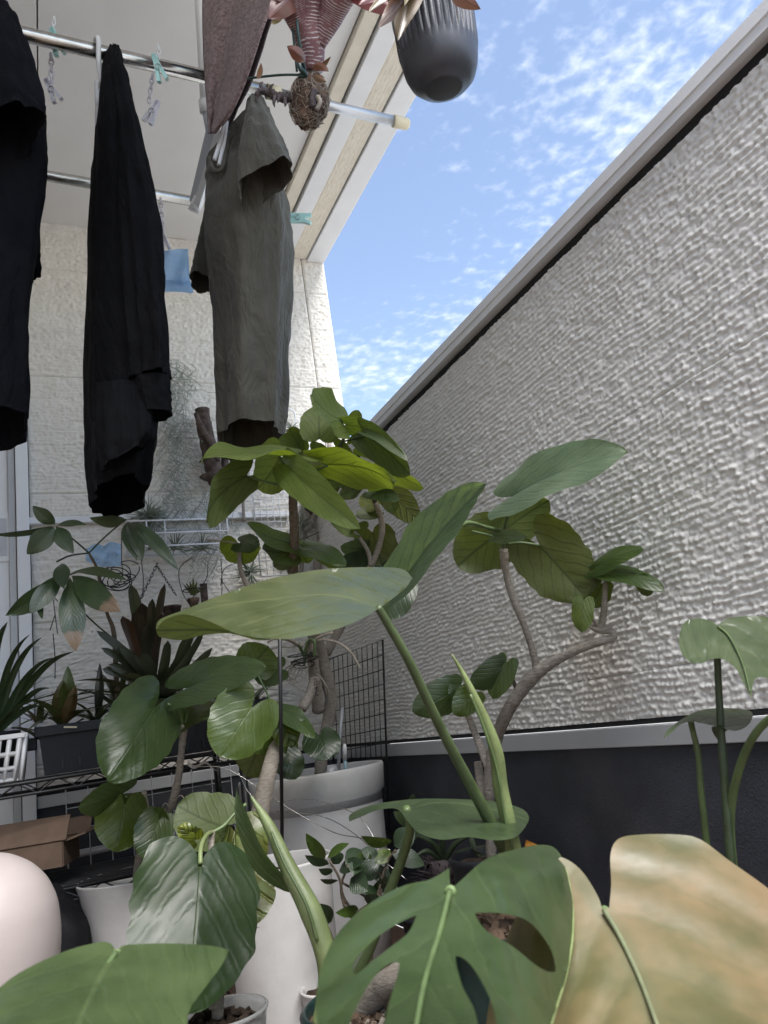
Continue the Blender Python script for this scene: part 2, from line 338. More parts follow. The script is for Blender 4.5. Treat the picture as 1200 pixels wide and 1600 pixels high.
# ------------------------------------------------------------------ mesh building
ORIGIN = {}
class MB:
    def __init__(s): s.v = []; s.f = []; s.uv = []; s.has_uv = False; s.sm = []
    def add(s, verts, faces, uvs=None, smooth=True):
        o = len(s.v); s.v.extend([tuple(map(float, p)) for p in verts])
        if uvs is not None: s.has_uv = True; s.uv.extend([tuple(map(float, p)) for p in uvs])
        else: s.uv.extend([(0., 0.)] * len(verts))
        for f in faces: s.f.append(tuple(i + o for i in f)); s.sm.append(smooth)
    def box(s, lo, hi, bev=0.):
        lo = np.array(lo, float); hi = np.array(hi, float)
        if bev <= 0:
            vs = [(x, y, z) for x in (lo[0], hi[0]) for y in (lo[1], hi[1]) for z in (lo[2], hi[2])]
            s.add(vs, [(0, 1, 3, 2), (4, 6, 7, 5), (0, 4, 5, 1), (2, 3, 7, 6), (0, 2, 6, 4), (1, 5, 7, 3)], None, False)
        else:
            b = bmesh.new(); bmesh.ops.create_cube(b, size=1.0)
            for v in b.verts: v.co = Vector(((lo + hi) / 2 + np.array(v.co) * (hi - lo)))
            bmesh.ops.bevel(b, geom=list(b.edges), offset=bev, segments=2, affect='EDGES', profile=.5)
            b.verts.index_update()
            s.add([v.co for v in b.verts], [[v.index for v in f.verts] for f in b.faces], None, False); b.free()
    def obox(s, c, ex, ey, ez):      # oriented box from half axes
        c, ex, ey, ez = [np.asarray(a, float) for a in (c, ex, ey, ez)]
        vs = [c + a * ex + b * ey + d * ez for a in (-1, 1) for b in (-1, 1) for d in (-1, 1)]
        s.add(vs, [(0, 1, 3, 2), (4, 6, 7, 5), (0, 4, 5, 1), (2, 3, 7, 6), (0, 2, 6, 4), (1, 5, 7, 3)], None, False)
    def tube(s, pts, r, seg=8, caps=True, uv=False):
        pts = [np.asarray(p, float) for p in pts]; n = len(pts)
        rr = list(r) if hasattr(r, '__len__') else [r] * n
        if len(rr) != n: rr = list(np.interp(np.linspace(0, 1, n), np.linspace(0, 1, len(rr)), rr))
        t0 = unit(pts[1] - pts[0]); up = np.array((0, 0, 1.)) if abs(t0[2]) < .9 else np.array((1., 0, 0))
        a = unit(np.cross(t0, up)); vs = []; uvs = []
        for i in range(n):
            t = unit(pts[min(i + 1, n - 1)] - pts[max(i - 1, 0)])
            a = unit(a - t * a.dot(t)); b = np.cross(t, a)
            for k in range(seg):
                th = 2 * math.pi * k / seg
                vs.append(pts[i] + rr[i] * (math.cos(th) * a + math.sin(th) * b)); uvs.append((k / seg, i / (n - 1)))
        fs = [(i * seg + k, i * seg + (k + 1) % seg, (i + 1) * seg + (k + 1) % seg, (i + 1) * seg + k) for i in range(n - 1) for k in range(seg)]
        if caps: fs += [tuple(range(seg - 1, -1, -1)), tuple((n - 1) * seg + k for k in range(seg))]
        s.add(vs, fs, uvs)
    def lathe(s, prof, c, seg=32, rfun=None, axis=None):
        c = np.asarray(c, float); vs = []; n = len(prof)
        ax = unit(axis) if axis is not None else np.array((0, 0, 1.))
        u = unit(np.cross(ax, (0, 1, 0.01))); w = np.cross(ax, u)
        for i, (r, z) in enumerate(prof):
            for k in range(seg):
                th = 2 * math.pi * k / seg; q = r * (rfun(th, i, z) if rfun else 1.)
                vs.append(c + ax * z + u * q * math.cos(th) + w * q * math.sin(th))
        fs = [(i * seg + k, i * seg + (k + 1) % seg, (i + 1) * seg + (k + 1) % seg, (i + 1) * seg + k) for i in range(n - 1) for k in range(seg)]
        fs += [tuple(range(seg - 1, -1, -1)), tuple((n - 1) * seg + k for k in range(seg))]
        s.add(vs, fs)
    def grid(s, pts, nu, nv, uvs=None, close=False):
        fs = []
        for i in range(nu - 1):
            for k in range(nv - 1 if not close else nv):
                fs.append((i * nv + k, i * nv + (k + 1) % nv, (i + 1) * nv + (k + 1) % nv, (i + 1) * nv + k))
        s.add(pts, fs, uvs)
    def build(s, name, mat, parent=None, color=None, kind=None, label=None):
        org = np.array(ORIGIN.get(parent.name, (0, 0, 0)) if parent else (0, 0, 0), float)
        me = bpy.data.meshes.new(name)
        V = np.array(s.v) - org
        me.from_pydata(V.tolist(), [], s.f)
        me.polygons.foreach_set('use_smooth', s.sm)
        if s.has_uv:
            ul = me.uv_layers.new(name='UVMap')
            li = np.zeros(len(me.loops), int); me.loops.foreach_get('vertex_index', li)
            ul.data.foreach_set('uv', np.array(s.uv)[li].ravel())
        me.materials.append(MAT[mat] if isinstance(mat, str) else mat); me.update()
        o = bpy.data.objects.new(name, me); COL.objects.link(o)
        if parent: o.parent = parent
        ORIGIN[o.name] = tuple(org)
        if color: o.color = (*color, 1.)
        if kind: o['kind'] = kind
        if label: o['label'] = label
        return o

def tag(o, label, cat, group=None):
    o['label'] = label; o['category'] = cat
    if group: o['group'] = group
    return o
def thing(name, loc, label, cat, group=None):
    o = bpy.data.objects.new(name, None); o.empty_display_size = .05
    o.location = tuple(map(float, loc)); COL.objects.link(o); ORIGIN[o.name] = tuple(map(float, loc))
    return tag(o, label, cat, group)
def struct(o): o['kind'] = 'structure'; return o

def smooth_path(pts, n=8):
    """Catmull-Rom through points"""
    p = [np.asarray(q, float) for q in pts]
    if len(p) == 2: return [p[0] + (p[1] - p[0]) * t for t in np.linspace(0, 1, n)]
    p = [2 * p[0] - p[1]] + p + [2 * p[-1] - p[-2]]; out = []
    for i in range(1, len(p) - 2):
        for t in np.linspace(0, 1, n, endpoint=False):
            a, b, c, d = p[i - 1:i + 3]
            out.append(.5 * (2 * b + (c - a) * t + (2 * a - 5 * b + 4 * c - d) * t * t + (3 * b - a - 3 * c + d) * t ** 3))
    out.append(p[-2]); return out
def stem(parent, pts, r, mat, name='stem', seg=10, n=8, world=False, knobs=0.):
    w = [np.asarray(q, float) for q in pts] if world else [P(*q) for q in pts]
    path = smooth_path(w, n); m = len(path)
    rr = np.interp(np.linspace(0, 1, m), np.linspace(0, 1, len(r)), r) if hasattr(r, '__len__') else np.full(m, r)
    if knobs: rr = rr * (1 + knobs * (np.random.RandomState(len(path)).rand(m) - .4))
    mb = MB(); mb.tube(path, rr, seg); return mb.build(name, mat, parent)

# ------------------------------------------------------------------ leaves
def W_heart(t): return (np.clip((t + .22) / 1.22, 0, 1) ** .5) * (np.clip(1 - t, 0, 1) ** .62) * 1.91
def W_ell(t): return np.sin(np.pi * np.clip(t, 0, 1) ** .92) ** .82
def W_obov(t): return np.sin(np.pi * np.clip(t, 0, 1) ** 1.25) ** .8
def W_round(t): return (1 - np.clip(t, 0, 1) ** 7) ** .5 * (.72 + .28 * np.clip(t, 0, 1))
def W_strap(t): return np.clip(1 - t, 0, 1) ** .38 * (.75 + .5 * t * (1 - t) * 2)
def leaf3d(parent, B, T, w, nrm, color, mat='fig', shape='heart', bend=.08, fold=.12, wave=.03, lobe=.24, nu=15, nv=11, seed=None, sag=0., curl=0., name='leaf', twist=0., quilt=0., scallop=.022):
    B = np.asarray(B, float); T = np.asarray(T, float); L = np.linalg.norm(T - B); a = (T - B) / L
    n = np.asarray(nrm, float); n = unit(n - a * n.dot(a)); s_ = np.cross(a, n)
    seed = rng.randint(0, 9999) if seed is None else seed; rs = np.random.RandomState(seed)
    ph = rs.rand(4) * 6.28
    Wf = dict(heart=W_heart, ell=W_ell, obov=W_obov, strap=W_strap, round=W_round)[shape]
    lb = lobe if shape == 'heart' else 0.
    t = np.linspace(0, 1, nu)[:, None] ** .9; v = np.linspace(-1, 1, nv)[None, :]
    av = np.abs(v); Wt = Wf(t)
    x = v * Wt * w / 2 * (1 + scallop * np.sin(t * 34 + ph[0] + np.sign(v)) * (shape == 'heart') + .05 * (vnoise(t * 5 + seed % 50, np.sign(v) * 3 + 9 + 0 * t, 64) - .5) * 2)
    y = t - lb * np.sin(np.pi * .75 * av ** .75) * (1 - t) ** 2.4 * np.where(t < .999, 1, 0)
    z = bend * L * 4 * t * (1 - t) - fold * np.abs(x) * (1 + .3 * np.sin(ph[0])) - sag * L * t * t - curl * w * (np.abs(x) / (w / 2)) ** 2
    z = z + wave * w * av ** 2 * np.sin(t * (9 + 4 * rs.rand()) + ph[1] + np.sign(v) * ph[2]) + wave * .6 * w * np.sin(v * 3 + t * 5 + ph[3]) * av
    if quilt: z = z + quilt * w * np.cos(6.283 * 4.0 * (y - .62 * np.abs(v) * Wt * 1.0 - .14 * (v * Wt) ** 2)) * np.clip(av * 4, 0, 1) * (1 - .5 * av) + quilt * 1.5 * w * (vnoise(v * 4 + 20, t * 7 + seed % 31, 66) - .5)
    if twist:
        an = twist * (t - .3); x, z = x * np.cos(an) - z * np.sin(an), x * np.sin(an) + z * np.cos(an)
    pts = B + (y * L)[..., None] * a + x[..., None] * s_ + z[..., None] * n
    uv = np.stack(((v * Wt) + 0 * t, y + 0 * v), -1).reshape(-1, 2)
    mb = MB(); mb.grid(pts.reshape(-1, 3), nu, nv, uv)
    o = mb.build(name, mat, parent, color); return o
def leaf(parent, B, T, w, color, roll=0., under=False, **k):
    """B and T: (px, py, d) of base and tip; w: full width in photo pixels; roll turns the blade about its midrib"""
    b = P(*B); t = P(*T); mid = (b + t) / 2; dm = (B[2] + T[2]) / 2
    vw = unit(EYE - mid); a = unit(t - b); n0 = unit(vw - a * vw.dot(a)); s0 = np.cross(a, n0)
    an = R(roll); n = n0 * math.cos(an) + s0 * math.sin(an)
    if under: n = -n
    return leaf3d(parent, b, t, w * dm / 1200., n, color, **k)
def petiole(parent, pts, r=.0022, mat='stem_green'): return stem(parent, pts, r, mat, 'petiole', 7, 7)

def pip(poly, x, y):
    c = False; j = len(poly) - 1
    for i in range(len(poly)):
        xi, yi = poly[i]; xj, yj = poly[j]
        if (yi > y) != (yj > y) and x < (xj - xi) * (y - yi) / (yj - yi + 1e-12) + xi: c = not c
        j = i
    return c
def smooth_poly(pts, n=5):
    """closed Catmull-Rom; a point given as (x, y, 1) stays a sharp corner"""
    m = len(pts); out = []
    for i in range(m):
        a, b, c, d = [np.array(pts[(i + k) % m][:2], float) for k in (-1, 0, 1, 2)]
        if len(pts[i]) > 2: a = b
        if len(pts[(i + 1) % m]) > 2: d = c
        for t in np.linspace(0, 1, n, endpoint=False):
            out.append(tuple(.5 * (2 * b + (c - a) * t + (2 * a - 5 * b + 4 * c - d) * t * t + (3 * b - a - 3 * c + d) * t ** 3)))
    return out
def poly_leaf(parent, outline, dfun, midrib, half, color, mat='monstera', holes=(), step=9., name='leaf', flip=True, quilt=.0025, nq=3.5, build=True, mb=None, thick=.0011):
    """a blade of free outline: dfun(px, py) gives its depth, midrib = (base, tip) in photo pixels"""
    ol = smooth_poly(outline); hs = [smooth_poly(h) for h in holes]
    pts = list(ol); edges = [(i, (i + 1) % len(ol)) for i in range(len(ol))]
    for h in hs:
        o = len(pts); pts += h; edges += [(o + i, o + (i + 1) % len(h)) for i in range(len(h))]
    xs = [p[0] for p in ol]; ys = [p[1] for p in ol]; rr = random.Random(3)
    gx = min(xs)
    while gx < max(xs):
        gy = min(ys)
        while gy < max(ys):
            x = gx + rr.uniform(-.25, .25) * step; y = gy + rr.uniform(-.25, .25) * step
            if pip(ol, x, y) and not any(pip(h, x, y) for h in hs): pts.append((x, y))
            gy += step
        gx += step
    res = delaunay_2d_cdt([Vector(p) for p in pts], edges, [], 0, 1e-4)
    vv, ff = res[0], res[2]; fs = []
    for f in ff:
        cx = sum(vv[i].x for i in f) / len(f); cy = sum(vv[i].y for i in f) / len(f)
        if pip(ol, cx, cy) and not any(pip(h, cx, cy) for h in hs): fs.append(tuple(reversed(f)) if flip else tuple(f))
    mp = smooth_path([np.array((*q[:2], 0.)) for q in midrib], 10)
    mp = np.array(mp)[:, :2]; seg = np.linalg.norm(np.diff(mp, axis=0), axis=1); cum = np.concatenate(((0,), np.cumsum(seg)))
    V = []; U = []
    for p in vv:
        q = np.array((p.x, p.y)); dd = np.linalg.norm(mp - q, axis=1); i = int(np.argmin(dd)); i = min(max(i, 0), len(mp) - 2)
        a = mp[i]; b = mp[i + 1]; e = (b - a) / (np.linalg.norm(b - a) + 1e-9); along = cum[i] + (q - a).dot(e); sd_ = e[0] * (q - a)[1] - e[1] * (q - a)[0]
        uq = abs(sd_ / half); V.append(P(p.x, p.y, dfun(p.x, p.y, sd_, along / cum[-1]) + quilt * min(1, uq * 3) * math.cos(6.283 * nq * (along / cum[-1] - .75 * uq - .15 * uq * uq)) + quilt * 1.6 * (float(vnoise(p.x * .018, p.y * .018, 60)) - .5))); U.append((sd_ / half, along / cum[-1]))
    m2 = mb or MB(); m2.add(V, fs, U)
    return m2.build(name, mat, parent, color) if build else m2

GREEN = (.060, .098, .030); DEEP = (.034, .066, .026); BRIGHT = (.105, .165, .030); PALE = (.085, .125, .062); BLUE = (.055, .088, .062)
# =================================================================== SETTING
YB, XP = 2.8, 1.0                 # back wall plane, parapet inner face
def zr(z): return CAMZ + z        # height given from the lens

g = MB(); g.grid([(x, y, -3.0) for x in np.linspace(-300, 300, 9) for y in np.linspace(-300, 300, 9)], 9, 9)
struct(g.build('ground', 'grey_ground'))
fl = MB(); fl.box((-1.3, -1.6, -.20), (1.0, 2.8, -.028)); floor = struct(fl.build('balcony_floor', 'gasket'))
for i in range(16):
    x0 = -1.29 + i * .143
    b = MB(); b.box((x0, -1.6, -.024), (x0 + .137, 2.795, 0.), .003); b.build('deck_board', 'deck', floor)

def cellrnd(a, b, seed):
    h = np.sin(a * 127.1 + b * 311.7 + seed * 74.7) * 43758.5453
    return h - np.floor(h)
def relief(u, z, seed, course=.091, amp=1.):
    """hand-combed siding: short broken horizontal ridges, six to a course"""
    r = .0120
    zz_ = z + .010 * (vnoise(u * 9., z * 7., seed) - .5) + .006 * (vnoise(u * 38., z * 20., seed + 1) - .5)
    k = np.floor(zz_ / r); f = zz_ / r - k
    p = np.clip(f / .22, 0, 1) ** .8 * np.clip(1.02 - f, 0, 1) ** .45
    uu = u * 56. + 1.6 * (vnoise(u * 22., k * 1.7, seed + 6) - .5) * 2 + cellrnd(k, k * 0 + 3., seed) * 9. + (f - .5) * .35
    c = np.floor(uu); fu = uu - c; e = np.clip(np.minimum(fu, 1 - fu) / .20, 0, 1) ** .7
    rn = cellrnd(c, k, seed); ch = np.where(rn < .08, .30, .66 + .36 * rn)
    ro = vnoise(u * 130., z * 150., seed + 3)
    h = .0058 * p * ch * (.48 + .52 * e) * (.62 + .76 * ro) + .0026 * (vnoise(u * 250., z * 290., seed + 4) - .5)
    patch = vnoise(u * 7., z * 9., seed + 8); h = h * (.90 + .18 * patch)
    g_ = (z / course) % 1.; g_ = np.minimum(g_, 1 - g_) * course
    h = h - .0026 * np.exp(-(g_ / .0016) ** 2) * (.25 + .9 * vnoise(u * 5., np.round(z / course) * 2.2, seed + 5))
    return h * amp
def siding_panel(parent, u0, u1, z0, z1, step, place, seed, mat='siding', amp=1., off=0., course=.091, name='siding_panel', lip=.001):
    nu = max(2, int((u1 - u0) / step) + 1); nz = max(2, int((z1 - z0) / step) + 1)
    U, Z = np.meshgrid(np.linspace(u0, u1, nu), np.linspace(z0, z1, nz), indexing='ij')
    H = relief(U, Z - off, seed, course, amp)
    e = np.minimum(np.minimum(U - u0, u1 - U), np.minimum(Z - z0, z1 - Z)); H = np.where(e < 1e-6, -lip, H) if lip else H
    pts = place(U, Z, H).reshape(-1, 3)
    me = bpy.data.meshes.new(name); nq = (nu - 1) * (nz - 1)
    org = np.array(ORIGIN[parent.name]); pts = pts - org
    I = (np.arange(nu - 1)[:, None] * nz + np.arange(nz - 1)[None, :]).ravel()
    q = np.stack((I, I + nz, I + nz + 1, I + 1), -1)
    me.vertices.add(nu * nz); me.vertices.foreach_set('co', pts.ravel())
    me.loops.add(nq * 4); me.loops.foreach_set('vertex_index', q.ravel().astype(np.int32))
    me.polygons.add(nq); me.polygons.foreach_set('loop_start', (np.arange(nq) * 4).astype(np.int32))
    me.polygons.foreach_set('loop_total', np.full(nq, 4, np.int32))
    me.polygons.foreach_set('use_smooth', np.ones(nq, bool))
    me.update(calc_edges=True); me.validate(); me.materials.append(MAT[mat])
    o = bpy.data.objects.new(name, me); COL.objects.link(o); o.parent = parent; return o

# ---- parapet on the right
par = thing('parapet_wall', (XP + .1, .6, 0), 'white stone-textured parapet wall with grey metal coping on the right, against the sky', 'wall')
plP = lambda U, Z, H: np.stack((XP - H, U, Z), -1)
zb = [-.068, .015, .470, .853]
for i in range(3):
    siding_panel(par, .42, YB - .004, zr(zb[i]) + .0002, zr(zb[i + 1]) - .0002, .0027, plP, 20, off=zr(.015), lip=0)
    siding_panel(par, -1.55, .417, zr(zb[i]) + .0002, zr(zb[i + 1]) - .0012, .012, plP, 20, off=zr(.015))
b = MB(); b.box((XP + .007, -1.55, zr(-.075)), (XP + .185, YB + .2, zr(.872))); b.build('core', 'gasket', par)
b = MB()                            # coping profile extruded along the wall
prof = [(XP - .022, .8735), (XP - .022, .8895), (XP - .026, .8905), (XP - .026, .9115), (XP - .010, .9160), (1.235, .927), (1.235, .875), (XP + .02, .8735)]
vs = [(x, y, zr(z)) for y in (-1.56, YB - .002) for x, z in prof]; m_ = len(prof)
b.add(vs, [(k, (k + 1) % m_, m_ + (k + 1) % m_, m_ + k) for k in range(m_)] + [tuple(range(m_ - 1, -1, -1)), tuple(range(m_, 2 * m_))], None, False)
b.build('coping', 'coping', par)
b = MB(); b.box((XP + .002, -1.55, zr(.8545)), (XP + .0065, YB - .003, zr(.8730))); b.build('shadow_gasket', 'gasket', par)
b = MB(); b.box((XP - .002, -1.55, zr(-.0775)), (XP + .0065, YB - .003, zr(-.0695))); b.build('lower_gasket', 'gasket', par)
b = MB(); b.box((XP - .014, -1.55, zr(-.1150)), (XP + .006, YB - .016, zr(-.0790)), .0015); b.build('base_rail', 'grey_metal', par)
b = MB(); b.box((XP - .006, -1.55, 0.), (XP + .006, YB - .012, zr(-.1160))); b.build('base_panel', 'dark_base', par)

# ---- end wall of the house
XE = 1.208
house = thing('house_wall', (.0, YB + .1, 0), 'cream stone-textured house wall closing the far end of the balcony behind the laundry', 'wall')
plB = lambda U, Z, H: np.stack((U, YB - H, Z), -1)
zb = [-.068, .015, .470, .925, 1.380, 1.835, 2.05]
for i in range(6):
    a = 1.7
    siding_panel(house, -.018, 1.1020, zr(zb[i]) + .0002, zr(zb[i + 1]) - .0004, .0045, plB, 40 + i % 2 * 9, 'siding_back', a, zr(.015))
    siding_panel(house, 1.1045, XE - .002, zr(zb[i]) + .0002, zr(zb[i + 1]) - .0004, .0045, plB, 60, 'siding_back', a, zr(.015))
    siding_panel(house, -1.3, -.92, zr(zb[i]) + .0002, zr(zb[i + 1]) - .0012, .02, plB, 70, 'siding_back', a, zr(.015))
siding_panel(house, -.918, -.020, zr(1.28), zr(2.05), .012, plB, 71, 'siding_back', .75, zr(.015))
b = MB(); b.box((-1.3, YB + .006, zr(-.62)), (XE - .004, YB + .2, zr(2.05))); b.build('core', 'gasket', house)
b = MB(); b.box((XE - .0035, YB + .0005, zr(-.62)), (XE, YB + .2, zr(2.0))); b.build('corner_trim', 'siding_back', house)
b = MB(); b.box((-.018, YB - .014, zr(-.1150)), (XP - .016, YB + .005, zr(-.0790)), .0015); b.build('base_rail', 'grey_metal', house)
b = MB(); b.box((-.018, YB - .006, 0.), (XP - .007, YB + .005, zr(-.1160))); b.build('base_panel', 'dark_base', house)
b = MB(); b.tube([(-.018, YB - .03, zr(-.265)), (.95, YB - .03, zr(-.265))], .011, 10); b.build('drain_pipe', 'grey_metal', house)
# house flank left of the balcony, out of view, kept for its shade and bounce
b = MB(); b.box((-1.5, -1.7, 0), (-1.3, YB + .2, zr(2.05))); b.build('flank', 'siding_back', house)

# ---- balcony roof
roof = thing('balcony_roof', (.3, 1.5, zr(2.0)), 'pale grey balcony ceiling edged with cream and white strips above the laundry', 'ceiling')
Y0, Y1 = .20, YB - .004
b = MB(); b.box((-1.3, Y0, zr(2.1)), (1.20, Y1, zr(2.3))); b.build('slab', 'ceiling', roof)
xs = [-1.3, -.86, .0395, .925]
for i in range(3):
    ys = [Y0, 1.45, Y1]
    for k in range(2):
        b = MB(); b.box((xs[i] + (.002 if i else 0), ys[k] + (.0012 if k else 0), zr(2.035)), (xs[i + 1] - .002, ys[k + 1] - .0012, zr(2.095)), .0015); b.build('ceiling_board', 'ceiling', roof)
b = MB(); b.box((.9275, Y0, zr(2.012)), (.975, Y1, zr(2.095)), .002); b.build('cream_batten', 'beam_siding', roof)
b = MB(); b.box((.975, Y0, zr(2.03)), (.983, Y1, zr(2.09))); b.build('joint', 'gasket', roof)
b = MB(); b.box((.983, Y0, zr(1.998)), (1.048, Y1, zr(2.095)), .002); b.build('white_strip', 'white_trim', roof)
plS = lambda U, Z, H: np.stack((Z, U, np.full_like(U, zr(2.006)) - H), -1)
siding_panel(roof, Y0, Y1, 1.049, 1.124, .0042, plS, 80, 'beam_siding', .6, 0., .075, 'textured_strip')
b = MB(); b.box((1.1245, Y0, zr(2.012)), (1.1285, Y1, zr(2.09))); b.build('joint', 'grey_metal', roof)
b = MB(); b.box((1.1285, Y0, zr(1.996)), (XE, Y1, zr(2.28)), .003); b.build('fascia', 'white_trim', roof)

# ---- door at the far left
door = thing('door', (-.45, YB, 0), 'white balcony door with a recessed handle at the left edge', 'door')
b = MB(); b.box((-.90, YB - .030, .02), (-.085, YB - .004, zr(1.24)), .002); b.build('door_leaf', 'door', door)
b = MB(); b.box((-.060, YB - .052, .0), (-.0205, YB + .004, zr(1.278)), .003); b.build('door_frame', 'door', door)
b = MB(); b.box((-.0845, YB - .040, .02), (-.0625, YB - .004, zr(1.26)), .002); b.build('weather_strip', 'grey_metal', door)
b = MB(); b.box((-.918, YB - .05, zr(1.242)), (-.0625, YB, zr(1.2785)), .003); b.build('door_head', 'door', door)
hp = onY(4, 840, YB - .03); b = MB()
b.box((hp[0] - .045, YB - .036, hp[2] - .085), (hp[0] + .028, YB - .0305, hp[2] + .085), .002); hb = b.build('handle_plate', 'white_trim', door)
b = MB(); b.box((hp[0] - .030, YB - .0375, hp[2] - .065), (hp[0] + .013, YB - .0362, hp[2] + .065)); b.build('handle_recess', 'grey_metal', hb)

# =================================================================== LAUNDRY
ZP = zr(1.575)
def pole(y, x0, x1, r, lab, mats):
    t = thing('laundry_pole', ((x0 + x1) / 2, y, ZP), lab, 'pole', 'laundry poles under the balcony ceiling')
    return t
e1 = onY(640, 195, 1.50); s1 = onY(0, 45, 1.50)
t = pole(1.5, -1.0, e1[0], .016, 'steel laundry pole nearest the camera, with a cream cap on its end under the sky', 0)
def onpole(px, py=None): return e1 + (s1 - e1) * ((640 - px) / 640.)
dirp = unit(s1 - e1); mid_ = onpole(392)
b = MB(); b.tube([mid_, onpole(0) + dirp * .5], .0165, 20); b.build('outer_tube', 'steel', t)
b = MB(); b.tube([mid_ + dirp * -.022, mid_ + dirp * .012], .0182, 20); b.build('collar', 'cream_plastic', t)
b = MB(); b.tube([mid_, onpole(612)], .0140, 20); b.build('inner_tube', 'alu', t)
b = MB(); pe = onpole(638); b.tube([onpole(608), onpole(612), onpole(634), pe], [.0155, .0168, .0162, .012], 20); b.build('end_cap', 'cream_plastic', t)
s2, e2 = onY(0, 262, 1.96), onY(310, 316, 1.96)
t = pole(1.96, -.9, e2[0], .0165, 'steel laundry pole further back, lower in view behind the black shirt', 0)
b = MB(); b.tube([e2, s2 + unit(s2 - e2) * .5], .0150, 20); b.build('outer_tube', 'steel', t)

t = thing('pole_holder', P(303, -110, 2.05), 'white ceiling-hung pole holder with slanting arms behind the towel', 'bracket')
b = MB(); b.tube([P(305, -140, 2.05), P(322, 165, 2.05)], .0150, 16); b.build('drop_tube', 'white_plastic', t)
b = MB(); b.tube([P(321, 158, 2.05), P(323, 176, 2.05)], .0185, 16); b.build('collar', 'white_plastic', t)
A_, B_ = P(330, 205, 2.06), P(303, 318, 2.20); ax = unit(B_ - A_); sd_ = unit(np.cross(ax, FWD))
b = MB(); b.obox((A_ + B_) / 2, (B_ - A_) / 2, sd_ * .014, FWD * .004); b.build('flat_arm', 'grey_metal', t)
A_, B_ = P(344, 205, 2.0), P(307, 326, 2.19); ax = unit(B_ - A_)
b = MB(); b.obox((A_ + B_) / 2, (B_ - A_) / 2, sd_ * .009, FWD * .010); b.build('support_arm', 'white_plastic', t)
b = MB(); b.tube([P(311, 309, 2.19), P(303, 330, 2.19)], [.016, .017], 14); b.build('pole_cup', 'white_plastic', t)
b = MB(); b.tube([P(322, 174, 2.05), P(327, 205, 2.05)], [.011, .010], 12); b.build('hinge', 'grey_metal', t)

def loft(parent, name, rings, mat, seg=56, folds=7, amp=.012, seed=1, ns=6, capend=False, drift=1.5, base_amp=.2):
    """cloth tube: ring = (xl, yl, xr, yr, d, half depth in m)"""
    rs = np.random.RandomState(seed); rg = np.array(rings, float); m = len(rg)
    tt = np.linspace(0, m - 1, (m - 1) * ns + 1)
    g_ = np.stack([np.interp(tt, np.arange(m), rg[:, k]) for k in range(6)], -1)
    for _ in range(2):
        g_[1:-1] = .25 * g_[:-2] + .5 * g_[1:-1] + .25 * g_[2:]
    th = np.linspace(0, 2 * np.pi, seg, endpoint=False); pts = []
    ph = rs.rand(8) * 6.28
    for i, r in enumerate(g_):
        l = P(r[0], r[1], r[4]); q = P(r[2], r[3], r[4]); c = (l + q) / 2; u = (q - l) / 2
        f = i / (len(g_) - 1); am = amp * (base_amp + (1 - base_amp) * f)
        w = am * (np.sin(folds * th + ph[0] + drift * f) * .6 + np.sin((folds * 2 + 1) * th + ph[1] - drift * 1.4 * f) * .32 + np.sin(3 * th + ph[2] + 3 * f) * .35)
        w = w + .35 * amp * (vnoise(th * 3.2 + 9, np.full_like(th, f * 14.), seed + 30) - .5) * 2 + .25 * amp * (vnoise(th * 7 + 3, np.full_like(th, f * 30.), seed + 31) - .5) * 2
        un = unit(u); ul = np.linalg.norm(u); dv = c - EYE; dv = unit(np.array((dv[0], dv[1], 0)))
        cs, sn = np.cos(th), np.sin(th)
        sx = np.sign(cs) * np.abs(cs) ** .85
        pts.append(c + (sx * (ul + w))[:, None] * un + (sn * r[5] + w * np.sign(sn) * np.abs(sn) ** .5)[:, None] * dv)
    n = len(g_); mb = MB(); mb.grid(np.array(pts).reshape(-1, 3), n, seg, None, True)
    if capend: mb.f.append(tuple(range(seg))); mb.sm.append(True)
    return mb.build(name, mat, parent)

def hanger(loc_pts, lab, hook):
    t = thing('clothes_hanger', P(*loc_pts[0]), lab, 'clothes hanger', 'clothes hangers on the front pole')
    b = MB(); b.tube(smooth_path([P(*p) for p in hook], 6), .0058, 10); b.build('hook', 'white_plastic', t)
    b = MB()
    b.tube(smooth_path([P(*p) for p in loc_pts], 5), .0050, 8); b.build('arm', 'white_plastic', t)
    return t

# far-left black t-shirt, cut by the frame
t = thing('black_tshirt', P(-20, 20, 1.6), 'black short-sleeved top hanging at the far left, cut off by the left edge', 't-shirt', 'clothes hanging on the front pole')
loft(t, 'body', [(-60, -10, 6, 2, 1.66, .02), (-110, 60, 30, 60, 1.64, .08), (-130, 150, 62, 150, 1.62, .13), (-135, 240, 76, 240, 1.62, .15), (-135, 300, 70, 300, 1.62, .15), (-135, 400, 60, 400, 1.62, .15), (-132, 480, 47, 480, 1.62, .15), (-130, 600, 46, 600, 1.62, .15), (-126, 672, 46, 672, 1.62, .14)], 'black_cloth', folds=6, amp=.011, seed=3, capend=False)
loft(t, 'sleeve', [(-50, 0, 12, 4, 1.50, .02), (-62, 60, 32, 52, 1.48, .05), (-66, 130, 54, 120, 1.46, .07), (-64, 185, 66, 172, 1.45, .075), (-58, 226, 68, 196, 1.45, .075)], 'black_cloth', folds=5, amp=.009, seed=5)
loft(t, 'far_sleeve', [(20, 300, 62, 330, 1.78, .03), (30, 380, 62, 390, 1.80, .04), (40, 425, 60, 428, 1.80, .04)], 'black_cloth', folds=4, amp=.006, seed=6)

